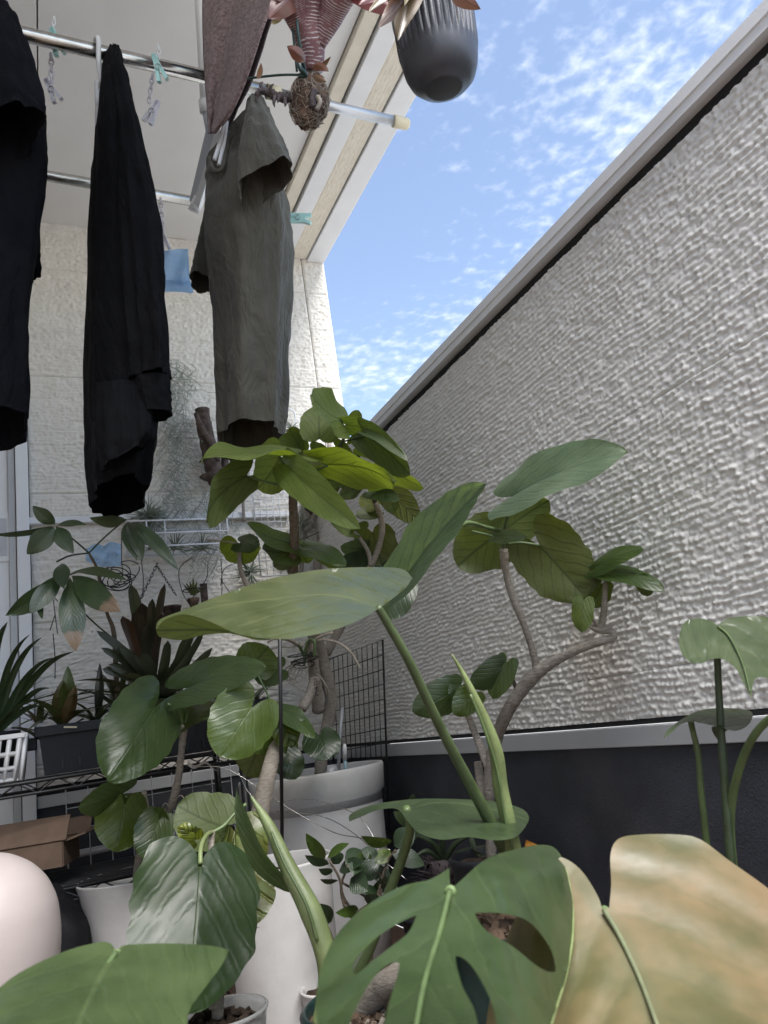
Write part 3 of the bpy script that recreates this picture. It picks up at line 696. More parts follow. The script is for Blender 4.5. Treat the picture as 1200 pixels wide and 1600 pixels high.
# black long-sleeved shirt
hanger([(172, 120, 1.77), (154, 150, 1.765), (152, 165, 1.765), (151, 240, 1.80)], 'white plastic clothes hanger inside the black long-sleeved shirt', [(151, 92, 1.83), (149, 66, 1.80), (152, 59, 1.765), (154, 66, 1.755), (154, 90, 1.755), (156, 112, 1.76), (157, 126, 1.765), (152, 130, 1.765), (152, 165, 1.765)])
t = thing('black_shirt', P(178, 80, 1.8), 'black long-sleeved shirt hanging in the middle with its cuff showing', 'shirt', 'clothes hanging on the front pole')
loft(t, 'body', [(170, 76, 180, 73, 1.80, .010), (162, 108, 190, 100, 1.79, .05), (155, 180, 205, 170, 1.78, .12), (149, 260, 222, 250, 1.78, .17), (144, 380, 236, 380, 1.78, .18), (138, 500, 243, 500, 1.78, .18), (136, 600, 246, 590, 1.78, .18), (138, 690, 246, 675, 1.78, .18), (140, 745, 236, 735, 1.78, .17), (143, 788, 230, 768, 1.78, .15)], 'black_cloth_b', folds=6, amp=.013, seed=11)
loft(t, 'front_tail', [(148, 600, 235, 600, 1.62, .02), (150, 690, 245, 680, 1.60, .03), (160, 735, 222, 700, 1.60, .03)], 'black_cloth_b', folds=5, amp=.008, seed=13)
sl = loft(t, 'sleeve', [(172, 78, 186, 76, 1.74, .010), (172, 120, 196, 112, 1.70, .03), (176, 190, 214, 182, 1.66, .045), (184, 280, 236, 270, 1.64, .05), (190, 360, 250, 350, 1.63, .05), (196, 450, 254, 445, 1.62, .048), (202, 540, 261, 535, 1.62, .045), (206, 596, 264, 588, 1.62, .042)], 'black_cloth_b', folds=4, amp=.010, seed=15)
loft(t, 'cuff', [(207, 598, 264, 590, 1.62, .037), (209, 625, 266, 620, 1.62, .037), (213, 652, 268, 648, 1.62, .036)], 'black_cloth_b', folds=3, amp=.005, seed=16, base_amp=.8)
stem(t, [(160, 455, 1.585), (148, 500, 1.60), (146, 560, 1.60), (147, 660, 1.60)], .0012, 'black_cloth', 'seam', 6)

# olive t-shirt
hanger([(352, 186, 1.84), (346, 214, 1.82), (335, 250, 1.795)], 'white plastic clothes hanger showing in the neck of the olive t-shirt', [(372, 130, 1.93), (369, 116, 1.93), (362, 124, 1.92), (357, 160, 1.87), (352, 188, 1.84)])
stem(bpy.data.objects['clothes_hanger.001'], [(354, 190, 1.84), (350, 222, 1.815), (342, 258, 1.795)], .0048, 'white_plastic', 'arm')
t = thing('olive_tshirt', P(398, 160, 1.9), 'olive grey t-shirt hanging on the right with creased body and wide sleeves', 't-shirt', 'clothes hanging on the front pole')
loft(t, 'body', [(323, 250, 404, 150, 1.90, .015), (322, 284, 420, 205, 1.90, .06), (322, 322, 436, 260, 1.90, .11), (319, 360, 450, 330, 1.90, .14), (326, 410, 458, 395, 1.90, .15), (333, 480, 453, 470, 1.90, .15), (336, 560, 448, 550, 1.90, .15), (338, 630, 443, 620, 1.90, .15), (340, 700, 438, 682, 1.90, .145)], 'olive_cloth', folds=7, amp=.013, seed=21, drift=.6)
loft(t, 'sleeve', [(388, 152, 408, 150, 1.80, .012), (380, 190, 424, 186, 1.76, .04), (374, 235, 440, 222, 1.73, .06), (369, 275, 452, 246, 1.72, .065), (372, 312, 457, 262, 1.71, .06)], 'olive_cloth', folds=4, amp=.008, seed=23, base_amp=.5)
loft(t, 'sleeve', [(322, 318, 336, 322, 2.0, .03), (310, 370, 338, 376, 2.02, .045), (301, 410, 336, 420, 2.03, .05), (296, 438, 331, 446, 2.03, .05)], 'olive_cloth', folds=3, amp=.006, seed=24, base_amp=.5)
b = MB(); b.tube(smooth_path([P(356, 206, 1.845), P(352, 246, 1.80), P(346, 264, 1.78), P(337, 267, 1.785), P(331, 260, 1.80), P(328, 246, 1.83)], 7), .0052, 8); b.build('neckband', 'olive_cloth', t)

# towel draped over the pole
t = thing('mauve_towel', P(370, 60, 1.75), 'mauve terry towel draped over the front pole beside the olive t-shirt', 'towel')
def sheet(parent, name, quads, mat, d0, nu=40, nv=26, amp=.012, seed=1):
    q = np.array(quads, float); tt = np.linspace(0, len(q) - 1, nu); rows = np.stack([np.interp(tt, np.arange(len(q)), q[:, k]) for k in range(6)], -1)
    for _ in range(3): rows[1:-1] = .25 * rows[:-2] + .5 * rows[1:-1] + .25 * rows[2:]
    pts = []
    for i, r in enumerate(rows):
        for s in np.linspace(0, 1, nv):
            x = r[0] + (r[2] - r[0]) * s; y = r[1] + (r[3] - r[1]) * s; d = r[4] + (r[5] - r[4]) * s
            d += amp * (np.sin(s * 7 + i * .05 + seed) + .6 * np.sin(s * 15 + i * .11)) + .006 * (vnoise(s * 6., i * .3, seed) - .5)
            x += 1.6 * (vnoise(i * .6, seed * 3.3, seed + 2) - .5) * (1 if s > .9 else 0)
            pts.append(P(x, y, d))
    mb = MB(); mb.grid(pts, nu, nv); o = mb.build(name, mat, parent)
    so = o.modifiers.new('thickness', 'SOLIDIFY'); so.thickness = .005; so.offset = 0
    return o
sheet(t, 'front_fall', [(318, -90, 470, -90, 1.86, 1.72), (317, -20, 430, -20, 1.85, 1.70), (317, 40, 410, 40, 1.84, 1.70), (319, 95, 392, 95, 1.83, 1.71), (322, 140, 376, 140, 1.82, 1.73), (325, 175, 358, 178, 1.81, 1.75), (325, 196, 344, 196, 1.81, 1.77), (327, 208, 336, 208, 1.80, 1.79)], 'towel', 1.7, seed=4)
sheet(t, 'back_fall', [(400, -90, 480, -90, 1.90, 1.84), (390, -20, 436, -20, 1.90, 1.82), (380, 40, 424, 30, 1.90, 1.82), (366, 95, 405, 90, 1.90, 1.84), (354, 140, 390, 138, 1.90, 1.85), (348, 175, 370, 172, 1.90, 1.87), (348, 198, 358, 200, 1.90, 1.88), (350, 206, 355, 206, 1.90, 1.89)], 'towel_shaded', 1.9, seed=6)
stem(t, [(436, -20, 1.69), (412, 40, 1.69), (394, 95, 1.70), (378, 140, 1.72), (360, 178, 1.74), (347, 196, 1.76)], .0026, 'towel', 'hem')

# clothes pegs on short chains
def peg(parts, mat, p, ang, d, L=.058):
    """two slim jaws crossing at a spring"""
    c = P(p[0], p[1], d); a = math.radians(ang); ex = RM[:, 0] * math.cos(a) + RM[:, 1] * math.sin(a); ey = -RM[:, 0] * math.sin(a) + RM[:, 1] * math.cos(a)
    for s, nm in ((1, 'jaw'), (-1, 'jaw')):
        b = MB(); e = unit(ex + ey * s * .17); f = unit(ey - ex * s * .17)
        b.obox(c + f * s * .0045, e * L / 2, f * .0042, FWD * .0065); b.obox(c + f * s * .006 - e * L * .42, e * .006, f * .0045, FWD * .0058); b.build(nm, mat, parts)
    b = MB(); b.tube([c + FWD * -.009 + (ex * math.cos(q) + ey * math.sin(q)) * .0062 for q in np.linspace(0, 5.2, 14)], .0009, 5); b.build('spring', 'steel', parts)
def links(parent, a, b_, d, n, mat):
    mb = MB(); A = P(*a, d); B = P(*b_, d); ax = unit(B - A); L = np.linalg.norm(B - A) / n
    for i in range(n):
        c = A + (B - A) * (i + .5) / n; sd = unit(np.cross(ax, FWD if i % 2 else FLATR)); sd = unit(sd - ax * sd.dot(ax))
        mb.tube([c + ax * L * .68 * math.cos(q) + sd * L * .40 * math.sin(q) for q in np.linspace(0, 2 * math.pi, 13)], L * .17, 5, False)
    return mb.build('chain', mat, parent)
GP = 'clothes pegs on chains along the poles'
t = thing('clothes_peg', P(85, 60, 1.8), 'mint clothes peg clipped on the front pole left of the black shirt, white peg below', 'clothes peg', GP)
links(t, (85, 27), (82, 52), 1.77, 4, 'white_plastic'); peg(t, 'mint', (88, 66), 72, 1.76, .062); links(t, (80, 84), (81, 128), 1.78, 5, 'mauve_plastic'); peg(t, 'mauve_plastic', (82, 142), 62, 1.78, .056)
t = thing('clothes_peg', P(245, 95, 1.85), 'mint clothes peg clipped on the front pole right of the black shirt, grey peg below', 'clothes peg', GP)
links(t, (247, 71), (249, 92), 1.80, 3, 'white_plastic'); peg(t, 'mint', (248, 107), 70, 1.79, .064); links(t, (239, 116), (233, 160), 1.82, 6, 'mauve_plastic'); peg(t, 'mauve_plastic', (238, 176), 118, 1.82, .056)
t = thing('clothes_peg', P(252, 320, 2.1), 'greyish white clothes peg on a chain hanging from the rear pole above the blue cloth', 'clothes peg', GP)
links(t, (251, 310), (254, 362), 2.16, 7, 'mauve_plastic'); peg(t, 'mauve_plastic', (256, 374), 78, 2.16, .06)
t = thing('clothes_peg', P(470, 341, 2.1), 'translucent mint clothes peg lying sideways at the right edge of the olive t-shirt', 'clothes peg')
peg(t, 'mint', (466, 341), 4, 2.02, .07)
b = MB(); c = P(463, 341, 2.02); b.obox(c, RM[:, 0] * .024, RM[:, 1] * .012, FWD * .006); b.build('grip', 'mint', t)

t = thing('blue_cloth', P(272, 395, 2.2), 'light blue cloth pouch hanging from a peg below the rear pole', 'cloth')
mb = MB(); pts = []
for i, f in enumerate(np.linspace(0, 1, 16)):
    xl = 250 - 4 * f; xr = 294 + 4 * f + 6 * max(0, f - .8) * 5 * .2; yt = 394 - 2 * 0 + f * 62
    for s in np.linspace(0, 1, 18):
        pts.append(P(xl + (xr - xl) * s, yt - 5 * s * (1 - f) + (4 if s > .95 else 0) * f - 6 * math.sin(s * 3.1) * (1 - f) * .3, 2.16 + .02 * math.sin(s * 5 + f * 2) + .03 * f))
mb.grid(pts, 16, 18); mb.build('front', 'blue_cloth', t)
mb = MB(); pts = []
for f in np.linspace(0, 1, 8):
    for s in np.linspace(0, 1, 14):
        pts.append(P(247 + 55 * s, 440 - 4 + 18 * f - (1 - s) * f * .5 + s * 4, 2.155 + .04 * (1 - f) - .015))
mb.grid(pts, 8, 14); mb.build('lower_fold', 'blue_cloth', t)
# =================================================================== POTS
def pot_lathe(parent, c, r_top, r_bot, h, mat, lip=.010, thick=.006, waist=0., seg=48, band=None, name='pot_wall'):
    """hollow pot standing on c (bottom centre)"""
    out = []
    for f in np.linspace(0, 1, 14):
        r = r_bot + (r_top - r_bot) * f - waist * math.sin(math.pi * f)
        if band and band[0] < f < band[1]: r += band[2]
        out.append((r, h * f))
    prof = [(max(r_bot - .008, .004), 0.0)] + [(r_bot, .004)] + out[1:-1] + [(r_top + lip * .2, h - lip), (r_top + lip * .4, h - lip * .35), (r_top, h), (r_top - thick * .6, h), (r_top - thick, h - .003)]
    prof += [(max(.01, r - thick), z) for r, z in reversed(out[2:-1])] + [(r_bot * .5, out[2][1] - .001)]
    b = MB(); b.lathe(prof, c, seg); return b.build(name, mat, parent)
def soil_disc(parent, c, r, mat='soil', n=26, seed=1, rough=.008, name='soil'):
    pts = [np.array(c, float)]; seg = 28; mb = MB(); V = []
    for i in range(8):
        for k in range(seg):
            th = 2 * math.pi * k / seg; q = r * i / 7
            V.append((c[0] + q * math.cos(th), c[1] + q * math.sin(th), c[2] + rough * 2 * (vnoise(math.cos(th) * q * 90 + 50, math.sin(th) * q * 90 + 50, seed) - .5)))
    mb.grid(V, 8, seg, None, True); return mb.build(name, mat, parent)
def chips(parent, c, r, n, size, mat, seed=2, name='chips'):
    rs = random.Random(seed); mb = MB()
    for i in range(n):
        q = r * math.sqrt(rs.random()); th = rs.random() * 6.28
        p = np.array((c[0] + q * math.cos(th), c[1] + q * math.sin(th), c[2] + rs.random() * .012))
        A = np.array([[rs.gauss(0, 1) for _ in range(3)] for _ in range(3)]); A, _ = np.linalg.qr(A); s = size * rs.uniform(.5, 1.2)
        mb.obox(p, A[0] * s, A[1] * s * .6, A[2] * s * .35)
    return mb.build(name, mat, parent, kind='stuff')
FLOORZ = 0.002
GW = 'white plastic plant pots standing on the deck'
# big pot at the back
c = P(486, 1205, 2.25); RB = .212
t = thing('plant_pot', (c[0], c[1], FLOORZ), 'tall white plant pot with a thick rolled rim, furthest back in the corner', 'plant pot', GW)
h = c[2] - FLOORZ
pr = [(.160, 0), (.165, .004), (.185, .15), (.196, h - .12), (.199, h - .078), (.207, h - .070), (.212, h - .02), (.213, h - .006), (.210, h), (.204, h), (.202, h - .006), (.198, h - .10), (.02, h - .102)]
b = MB(); b.lathe(pr, (c[0], c[1], FLOORZ), 56); b.build('pot_wall', 'pot_white', t)
soil_disc(t, (c[0], c[1], c[2] - .085), .195)
CB = np.array((c[0], c[1], c[2]))
# front pot
c = P(432, 1345, 1.72)
t = thing('plant_pot', (c[0], c[1], FLOORZ), 'large plain white plant pot in the middle, behind the big dark fig leaf', 'plant pot', GW)
pot_lathe(t, (c[0], c[1], FLOORZ), .122, .112, c[2] - FLOORZ, 'pot_white', .006, .005, .004)
soil_disc(t, (c[0], c[1], c[2] - .035), .113, seed=4); CF = c
b = MB(); b.lathe([(.10, .0), (.128, .002), (.134, .016), (.129, .016), (.124, .006), (.05, .005)], (c[0], c[1], FLOORZ - .001), 40); b.build('saucer', 'pot_white', t)
# left pot, waisted
c = P(216, 1364, 1.95)
t = thing('plant_pot', (c[0], c[1], FLOORZ), 'white waisted plant pot on the left beside the black bag', 'plant pot', GW)
pot_lathe(t, (c[0], c[1], FLOORZ), .148, .132, c[2] - FLOORZ, 'pot_white', .004, .005, .020); soil_disc(t, (c[0], c[1], c[2] - .10), .115, seed=5); CL = c
# small white pot low in the middle
c = P(512, 1540, 1.55)
t = thing('plant_pot', (c[0], c[1], FLOORZ), 'small white plant pot low in the middle, its rim just showing under the small-leaved fig', 'plant pot', GW)
pot_lathe(t, (c[0], c[1], FLOORZ), .055, .042, c[2] - FLOORZ, 'pot_white', .005, .004); soil_disc(t, (c[0], c[1], c[2] - .012), .048, seed=6); CS = c
# clear tub
c = P(345, 1585, 1.10)
t = thing('plastic_tub', (c[0], c[1], c[2] - .09), 'clear plastic tub of dark soil under the big dark fig leaf', 'tub')
pot_lathe(t, (c[0], c[1], c[2] - .09), .066, .054, .095, 'clear', .006, .0016); soil_disc(t, (c[0], c[1], c[2] - .022), .058, seed=7); chips(t, (c[0], c[1], c[2] - .020), .055, 70, .009, 'soil', 8); CT = c
t2 = thing('pot_stand', (c[0], c[1], 0), 'low dark stand carrying the clear plastic tub', 'stand')
b = MB(); b.box((c[0] - .07, c[1] - .07, .0), (c[0] + .07, c[1] + .07, c[2] - .0915), .004); b.build('block', 'black_plastic', t2)

# =================================================================== TALL FIG at the back
D_, B2 = DEEP, BRIGHT
UND = (.074, .120, .026); UNB = (.112, .165, .030)
figA = thing('fig_tree', CB + np.array((0, 0, -.085)), 'tall fig tree of bright heart-shaped leaves rising in front of the wall corner', 'tree')
stem(figA, [(500, 1210, 2.24), (505, 1165, 2.23), (517, 1100, 2.21), (508, 1050, 2.17), (496, 1005, 2.12), (470, 950, 2.0), (457, 890, 1.88)], [.017, .0175, .018, .019, .018, .014, .013], 'bark_pale', 'trunk', 12, 8, knobs=.12)
stem(figA, [(457, 892, 1.88), (460, 840, 1.83), (458, 790, 1.79), (458, 757, 1.76)], [.0128, .0118, .0105, .0095], 'bark_brown', 'branch', 12, 8, knobs=.18)
stem(figA, [(498, 1110, 2.18), (492, 1060, 2.14), (487, 1020, 2.10), (482, 1004, 2.08)], [.018, .017, .015, .010], 'bark_pale', 'branch', 12, 8, knobs=.12)
stem(figA, [(492, 1060, 2.13), (484, 1085, 2.10), (472, 1108, 2.07)], [.015, .0135, .0120], 'bark_pale', 'branch', 12, 7, knobs=.1)
b = MB(); p = P(471, 1109, 2.068); b.tube([p, p + unit(P(471, 1110, 2.06) - P(484, 1085, 2.1)) * .003], .0085, 12); b.build('cut_end', 'bark_brown', figA)
stem(figA, [(510, 1020, 2.16), (548, 950, 2.12), (572, 900, 2.08), (580, 884, 2.05)], [.014, .012, .010, .009], 'bark_pale', 'branch', 10, 8, knobs=.12)
stem(figA, [(580, 884, 2.05), (575, 862, 2.04), (563, 842, 2.03), (553, 830, 2.02)], [.0065, .0058, .005, .0045], 'bark_pale', 'branch', 8, 8, knobs=.15)
stem(figA, [(580, 884, 2.05), (590, 860, 2.04), (597, 830, 2.02), (594, 805, 2.01), (586, 785, 2.0)], [.0078, .0078, .0075, .0085, .006], 'bark_pale', 'branch', 8, 8, knobs=.15)
stem(figA, [(530, 698, 1.82), (536, 688, 1.82), (541, 676, 1.82)], [.0042, .004, .003], 'stem_dark', 'twig', 7, 6)
stem(figA, [(586, 785, 2.0), (570, 745, 1.94), (548, 715, 1.87), (531, 697, 1.82)], [.006, .0055, .005, .0042], 'bark_brown', 'twig', 7, 6)
def L(o, *a, **k): return leaf(o, *a, **k)
# crown around the middle stem
L(figA, (436, 713, 1.70), (317, 718, 1.56), 118, UNB, 80, True, lobe=.48, bend=-.05, wave=.055, fold=.05, seed=5)
petiole(figA, [(457, 752, 1.76), (447, 730, 1.73), (436, 713, 1.70)], .0032)
L(figA, (436, 716, 1.80), (402, 764, 1.86), 78, UNB, 30, True, lobe=.30, seed=8)
L(figA, (385, 744, 1.68), (306, 816, 1.48), 80, (.058, .085, .026), -38, True, sag=.10, wave=.035, seed=12, lobe=.18)
petiole(figA, [(455, 762, 1.76), (425, 755, 1.72), (385, 744, 1.68)], .0030)
L(figA, (449, 727, 1.68), (563, 826, 1.46), 60, (.105, .155, .060), 12, False, bend=.05, fold=-.25, wave=.02, lobe=.10, seed=16, quilt=.008, nu=30, nv=17)
petiole(figA, [(460, 765, 1.76), (470, 752, 1.73), (480, 745, 1.68)], .0030)
L(figA, (499, 686, 1.83), (499, 633, 1.87), 64, UNB, 8, True, lobe=.12, bend=.05, seed=21)
L(figA, (531, 655, 1.80), (487, 616, 1.72), 84, (.095, .150, .020), 58, True, lobe=.30, wave=.05, fold=.1, seed=22)
petiole(figA, [(537, 690, 1.82), (538, 672, 1.81), (531, 655, 1.80)], .0022, 'stem_dark')
L(figA, (540, 664, 1.82), (594, 680, 1.80), 44, UND, 50, True, lobe=.25, seed=23)
L(figA, (545, 658, 1.83), (566, 652, 1.86), 34, UNB, 40, True, lobe=.25, seed=25)
L(figA, (572, 681, 1.78), (640, 742, 1.66), 60, (.040, .066, .018), 34, True, lobe=.22, bend=.06, fold=.28, seed=24)
L(figA, (574, 679, 1.76), (637, 722, 1.66), 26, (.080, .118, .072), -48, False, lobe=.15, seed=27, fold=-.1)
petiole(figA, [(536, 690, 1.82), (552, 686, 1.81), (573, 681, 1.78)], .0022, 'stem_dark')
L(figA, (512, 727, 1.74), (616, 756, 1.62), 84, (.105, .155, .018), 54, True, lobe=.30, wave=.05, bend=.10, seed=31)
petiole(figA, [(462, 758, 1.76), (485, 740, 1.75), (512, 727, 1.74)], .0030)
L(figA, (446, 703, 1.86), (477, 678, 1.88), 42, UND, 20, True, lobe=.25, seed=32)
L(figA, (486, 745, 1.86), (466, 700, 1.90), 50, (.120, .155, .060), 15, True, lobe=.2, seed=33)
L(figA, (596, 738, 1.80), (662, 764, 1.76), 38, UNB, 45, True, lobe=.2, seed=34)
L(figA, (608, 770, 1.95), (655, 815, 1.92), 50, (.100, .125, .022), 22, True, lobe=.18, seed=35, mat='crumple', wave=.01)
L(figA, (578, 768, 1.96), (624, 783, 1.88), 30, (.060, .100, .060), -30, False, lobe=.15, seed=36)
L(figA, (540, 728, 1.95), (556, 770, 1.97), 52, (.048, .075, .020), 20, True, lobe=.2, seed=37)
L(figA, (520, 745, 1.92), (500, 752, 1.94), 50, UND, 30, True, lobe=.25, seed=38)
L(figA, (560, 758, 1.96), (530, 775, 1.98), 34, (.052, .085, .030), 35, True, lobe=.2, seed=39)
L(figA, (588, 788, 2.02), (562, 776, 2.05), 34, (.115, .140, .030), 20, True, lobe=.25, seed=40)
L(figA, (590, 798, 2.02), (556, 806, 2.0), 30, (.045, .070, .018), 40, True, lobe=.2, seed=41)
L(figA, (553, 830, 2.02), (517, 816, 1.98), 26, UND, 40, True, lobe=.25, seed=42)
L(figA, (556, 832, 2.02), (574, 815, 2.0), 24, UND, 40, True, lobe=.2, seed=43)
L(figA, (582, 832, 2.08), (597, 884, 2.10), 66, (.060, .082, .022), 10, True, lobe=.22, seed=44)
L(figA, (572, 858, 2.10), (532, 853, 2.05), 36, (.050, .085, .062), -30, False, lobe=.2, seed=45)
L(figA, (572, 880, 2.10), (525, 878, 2.05), 42, (.026, .050, .030), -25, False, lobe=.2, seed=46)
L(figA, (575, 872, 2.12), (612, 872, 2.1), 44, (.030, .055, .030), -15, False, lobe=.2, seed=47)
L(figA, (600, 850, 2.2), (622, 878, 2.2), 40, (.060, .092, .035), 20, True, lobe=.2, seed=49)
for (x0, y0, x1, y1, d0, w, c_, ro, un, sd) in ((470, 700, 452, 668, 1.88, 34, UNB, 20, True, 401), (512, 715, 484, 694, 1.84, 36, UNB, 46, True, 402), (560, 700, 600, 712, 1.86, 34, UND, 40, True, 403), (540, 745, 590, 752, 1.90, 32, (.095, .14, .045), -40, False, 404),
        (470, 745, 438, 742, 1.84, 30, UNB, 40, True, 405), (585, 760, 640, 748, 1.92, 28, UND, 45, True, 406), (525, 700, 552, 724, 1.84, 34, UNB, 26, True, 407), (600, 770, 618, 800, 1.98, 30, UND, 20, True, 408), (556, 690, 584, 668, 1.84, 30, UNB, 46, True, 409), (500, 770, 530, 756, 1.92, 30, (.052, .08, .03), 30, True, 410)):
    L(figA, (x0, y0, d0), (x1, y1, d0 - .05), w, c_, ro, un, lobe=.25, seed=sd)
# low crown
L(figA, (455, 848, 1.84), (386, 818, 1.76), 46, UND, 52, True, lobe=.3, seed=51)
L(figA, (456, 862, 1.86), (410, 858, 1.82), 58, (.052, .082, .020), 42, True, lobe=.25, wave=.06, seed=52)
L(figA, (455, 862, 1.86), (428, 886, 1.88), 40, (.050, .080, .020), 25, True, lobe=.25, seed=57)
L(figA, (472, 856, 1.86), (540, 884, 1.74), 48, (.055, .100, .035), -48, False, lobe=.28, seed=53)
L(figA, (500, 868, 1.86), (536, 890, 1.80), 30, UND, 40, True, lobe=.2, seed=54)
L(figA, (472, 868, 1.88), (480, 880, 1.92), 34, UND, 30, True, lobe=.2, seed=56)
L(figA, (625, 912, 1.55), (606, 969, 1.52), 66, (.030, .055, .022), 18, False, lobe=.2, seed=55)
# loose air roots and coiled wire round the trunk
def bits(parent, name, paths, r, mat, kind='stuff', seg=6, n=8):
    mb = MB()
    for p in paths: mb.tube(smooth_path([P(*q) for q in p], n), r, seg)
    return mb.build(name, mat, parent, kind=kind)
bits(figA, 'air_root', [[(482, 1004, 2.07), (460, 1010, 2.03), (430, 1012, 2.0), (400, 1025, 1.98), (376, 1040, 1.97)], [(482, 1004, 2.07), (505, 1000, 2.04), (530, 1005, 2.02), (550, 1022, 2.02), (563, 1046, 2.03)],
    [(470, 1012, 2.05), (450, 1000, 2.02), (430, 998, 2.0)], [(480, 1008, 2.05), (500, 995, 2.02), (520, 988, 2.0)], [(474, 1010, 2.04), (440, 995, 2.0), (418, 1003, 2.0)]], .0034, 'root')
rs = random.Random(4)
bits(figA, 'root_hair', [[(474 + rs.uniform(-12, 12), 1030 + rs.uniform(-15, 20), 2.06), (465 + rs.uniform(-26, 16), 1048 + rs.uniform(-10, 15), 2.05), (455 + rs.uniform(-28, 30), 1070 + rs.uniform(-12, 14), 2.05)] for _ in range(16)]
     + [[(500, 1055, 2.1), (512, 1075, 2.08), (515, 1092, 2.08)], [(495, 1052, 2.1), (506, 1066, 2.08), (510, 1085, 2.08)]], .0009, 'root', seg=4)
bits(figA, 'thin_stem', [[(478, 1030, 2.06), (472, 1018, 2.05), (466, 1005, 2.03)], [(476, 1036, 2.06), (478, 1012, 2.04), (484, 1000, 2.03), (492, 1004, 2.02), (491, 1025, 2.02)]], .0045, 'stem_green', seg=8)
mb = MB(); cc = P(472, 1030, 2.06)
for k, (rx, dz, ox) in enumerate(((.034, .012, -.004), (.030, .002, .0), (.036, -.004, .006), (.028, -.016, .004), (.018, -.010, -.012))):
    mb.tube([cc + FLATR * (rx * math.cos(q) + ox) + FLATF * rx * math.sin(q) + np.array((0, 0, dz + .006 * math.sin(q + k))) for q in np.linspace(0, 6.28, 22)], .0016, 6, False)
mb.build('coiled_wire', 'black_wire', figA, kind='stuff')
# handwriting on the pale branch
txt = bpy.data.curves.new('written_name', 'FONT')
txt.body = 'ラ\nジ\nリ\nオ\nｰ\nル'; txt.size = .0135; txt.space_line = .56; txt.align_x = 'CENTER'; txt.offset = .0002
tm = bpy.data.objects.new('written_name', txt); COL.objects.link(tm)
wv = RM; M3 = Matrix(((RM[0, 0], -RM[0, 1], -RM[0, 2]), (RM[1, 0], -RM[1, 1], -RM[1, 2]), (RM[2, 0], -RM[2, 1], -RM[2, 2])))
dg = bpy.context.evaluated_depsgraph_get(); me = bpy.data.meshes.new_from_object(tm.evaluated_get(dg))
bpy.data.objects.remove(tm)
th_ = R(-4); org = P(493, 1066, 2.085); tv = MB(); co_ = np.zeros(len(me.vertices) * 3); me.vertices.foreach_get('co', co_); co_ = co_.reshape(-1, 3)
ex = RM[:, 0] * math.cos(th_) + RM[:, 1] * math.sin(th_); ey = RM[:, 0] * math.sin(th_) - RM[:, 1] * math.cos(th_)
tv.add([org + ex * p[0] + ey * p[1] for p in co_], [tuple(q.vertices) for q in me.polygons], None, False)
tv.build('written_name', 'ink', figA)

# heart leaf on its own slim stem, left of the tall fig
figS = thing('fig_sapling', P(400, 960, 2.1), 'slim grey sapling topped by one round leaf and one folded leaf', 'plant')
stem(figS, [(425, 1000, 2.1), (405, 950, 2.1), (385, 912, 2.1), (375, 885, 2.1), (374, 850, 2.1)], [.0085, .0078, .007, .0065, .006], 'bark_pale', 'stem', 9, 7, knobs=.1)
L(figS, (374, 851, 2.09), (380, 882, 2.14), 62, (.085, .125, .018), 8, True, lobe=.5, seed=61, bend=.1)
L(figS, (376, 848, 2.06), (404, 856, 2.0), 38, (.034, .062, .024), -25, False, lobe=.35, seed=62)
stem(figS, [(374, 850, 2.09), (355, 846, 2.08), (322, 843, 2.06)], .0028, 'root', 'petiole', 7)

# =================================================================== FIG against the parapet
figR = thing('fig_tree', P(770, 1340, 1.62), 'bent fig tree leaning on the parapet, its grey trunk forking into an arched branch', 'tree')
stem(figR, [(768, 1345, 1.62), (765, 1260, 1.60), (766, 1200, 1.58), (779, 1145, 1.55), (800, 1100, 1.50), (832, 1058, 1.46), (862, 1036, 1.43), (900, 1016, 1.40), (938, 1002, 1.375), (958, 996, 1.37), (955, 986, 1.375), (935, 984, 1.38), (922, 978, 1.385)], [.011, .011, .0115, .0115, .0122, .0130, .0095, .0080, .0074, .0068, .0066, .006, .005], 'bark', 'trunk', 14, 9, knobs=.18)
stem(figR, [(838, 1052, 1.455), (833, 1020, 1.45), (818, 975, 1.44), (800, 930, 1.43), (790, 890, 1.42), (787, 858, 1.41)], [.0068, .0064, .0062, .0068, .0068, .0082], 'bark', 'branch', 12, 8, knobs=.22)
stem(figR, [(938, 985, 1.38), (943, 960, 1.375), (945, 930, 1.37), (948, 905, 1.365), (950, 890, 1.36)], [.0065, .006, .0055, .0045, .003], 'bark', 'branch', 10, 7, knobs=.15)
stem(figR, [(950, 915, 1.37), (958, 900, 1.36), (966, 890, 1.35)], .0026, 'stem_dark', 'petiole', 7)
stem(figR, [(938, 984, 1.38), (926, 966, 1.375), (918, 955, 1.37)], [.0038, .003, .0022], 'bark', 'twig', 7)
stem(figR, [(764, 1200, 1.58), (752, 1170, 1.60), (738, 1135, 1.61), (726, 1105, 1.61), (720, 1095, 1.61)], [.0095, .0085, .007, .006, .005], 'bark', 'branch', 10, 8, knobs=.15)
stem(figR, [(808, 1092, 1.5), (806, 1075, 1.5), (797, 1052, 1.5)], [.0045, .004, .003], 'bark_brown', 'twig', 8)
stem(figR, [(764, 1260, 1.6), (752, 1225, 1.62), (746, 1190, 1.63)], [.012, .010, .008], 'bark', 'branch', 10)
L(figR, (800, 776, 1.36), (982, 708, 1.18), 104, (.105, .165, .150), -44, False, lobe=.20, bend=.06, fold=-.12, wave=.035, seed=71, quilt=.010, nu=30, nv=17)  # pale blue sheen of the sky is put into this leaf colour
petiole(figR, [(787, 856, 1.41), (788, 828, 1.40), (797, 790, 1.37)], .0030)
L(figR, (786, 830, 1.43), (858, 782, 1.42), 72, (.062, .098, .024), 18, True, lobe=.25, wave=.03, seed=72)
L(figR, (776, 836, 1.46), (716, 884, 1.50), 92, (.060, .090, .026), -14, True, lobe=.30, wave=.05, seed=73)
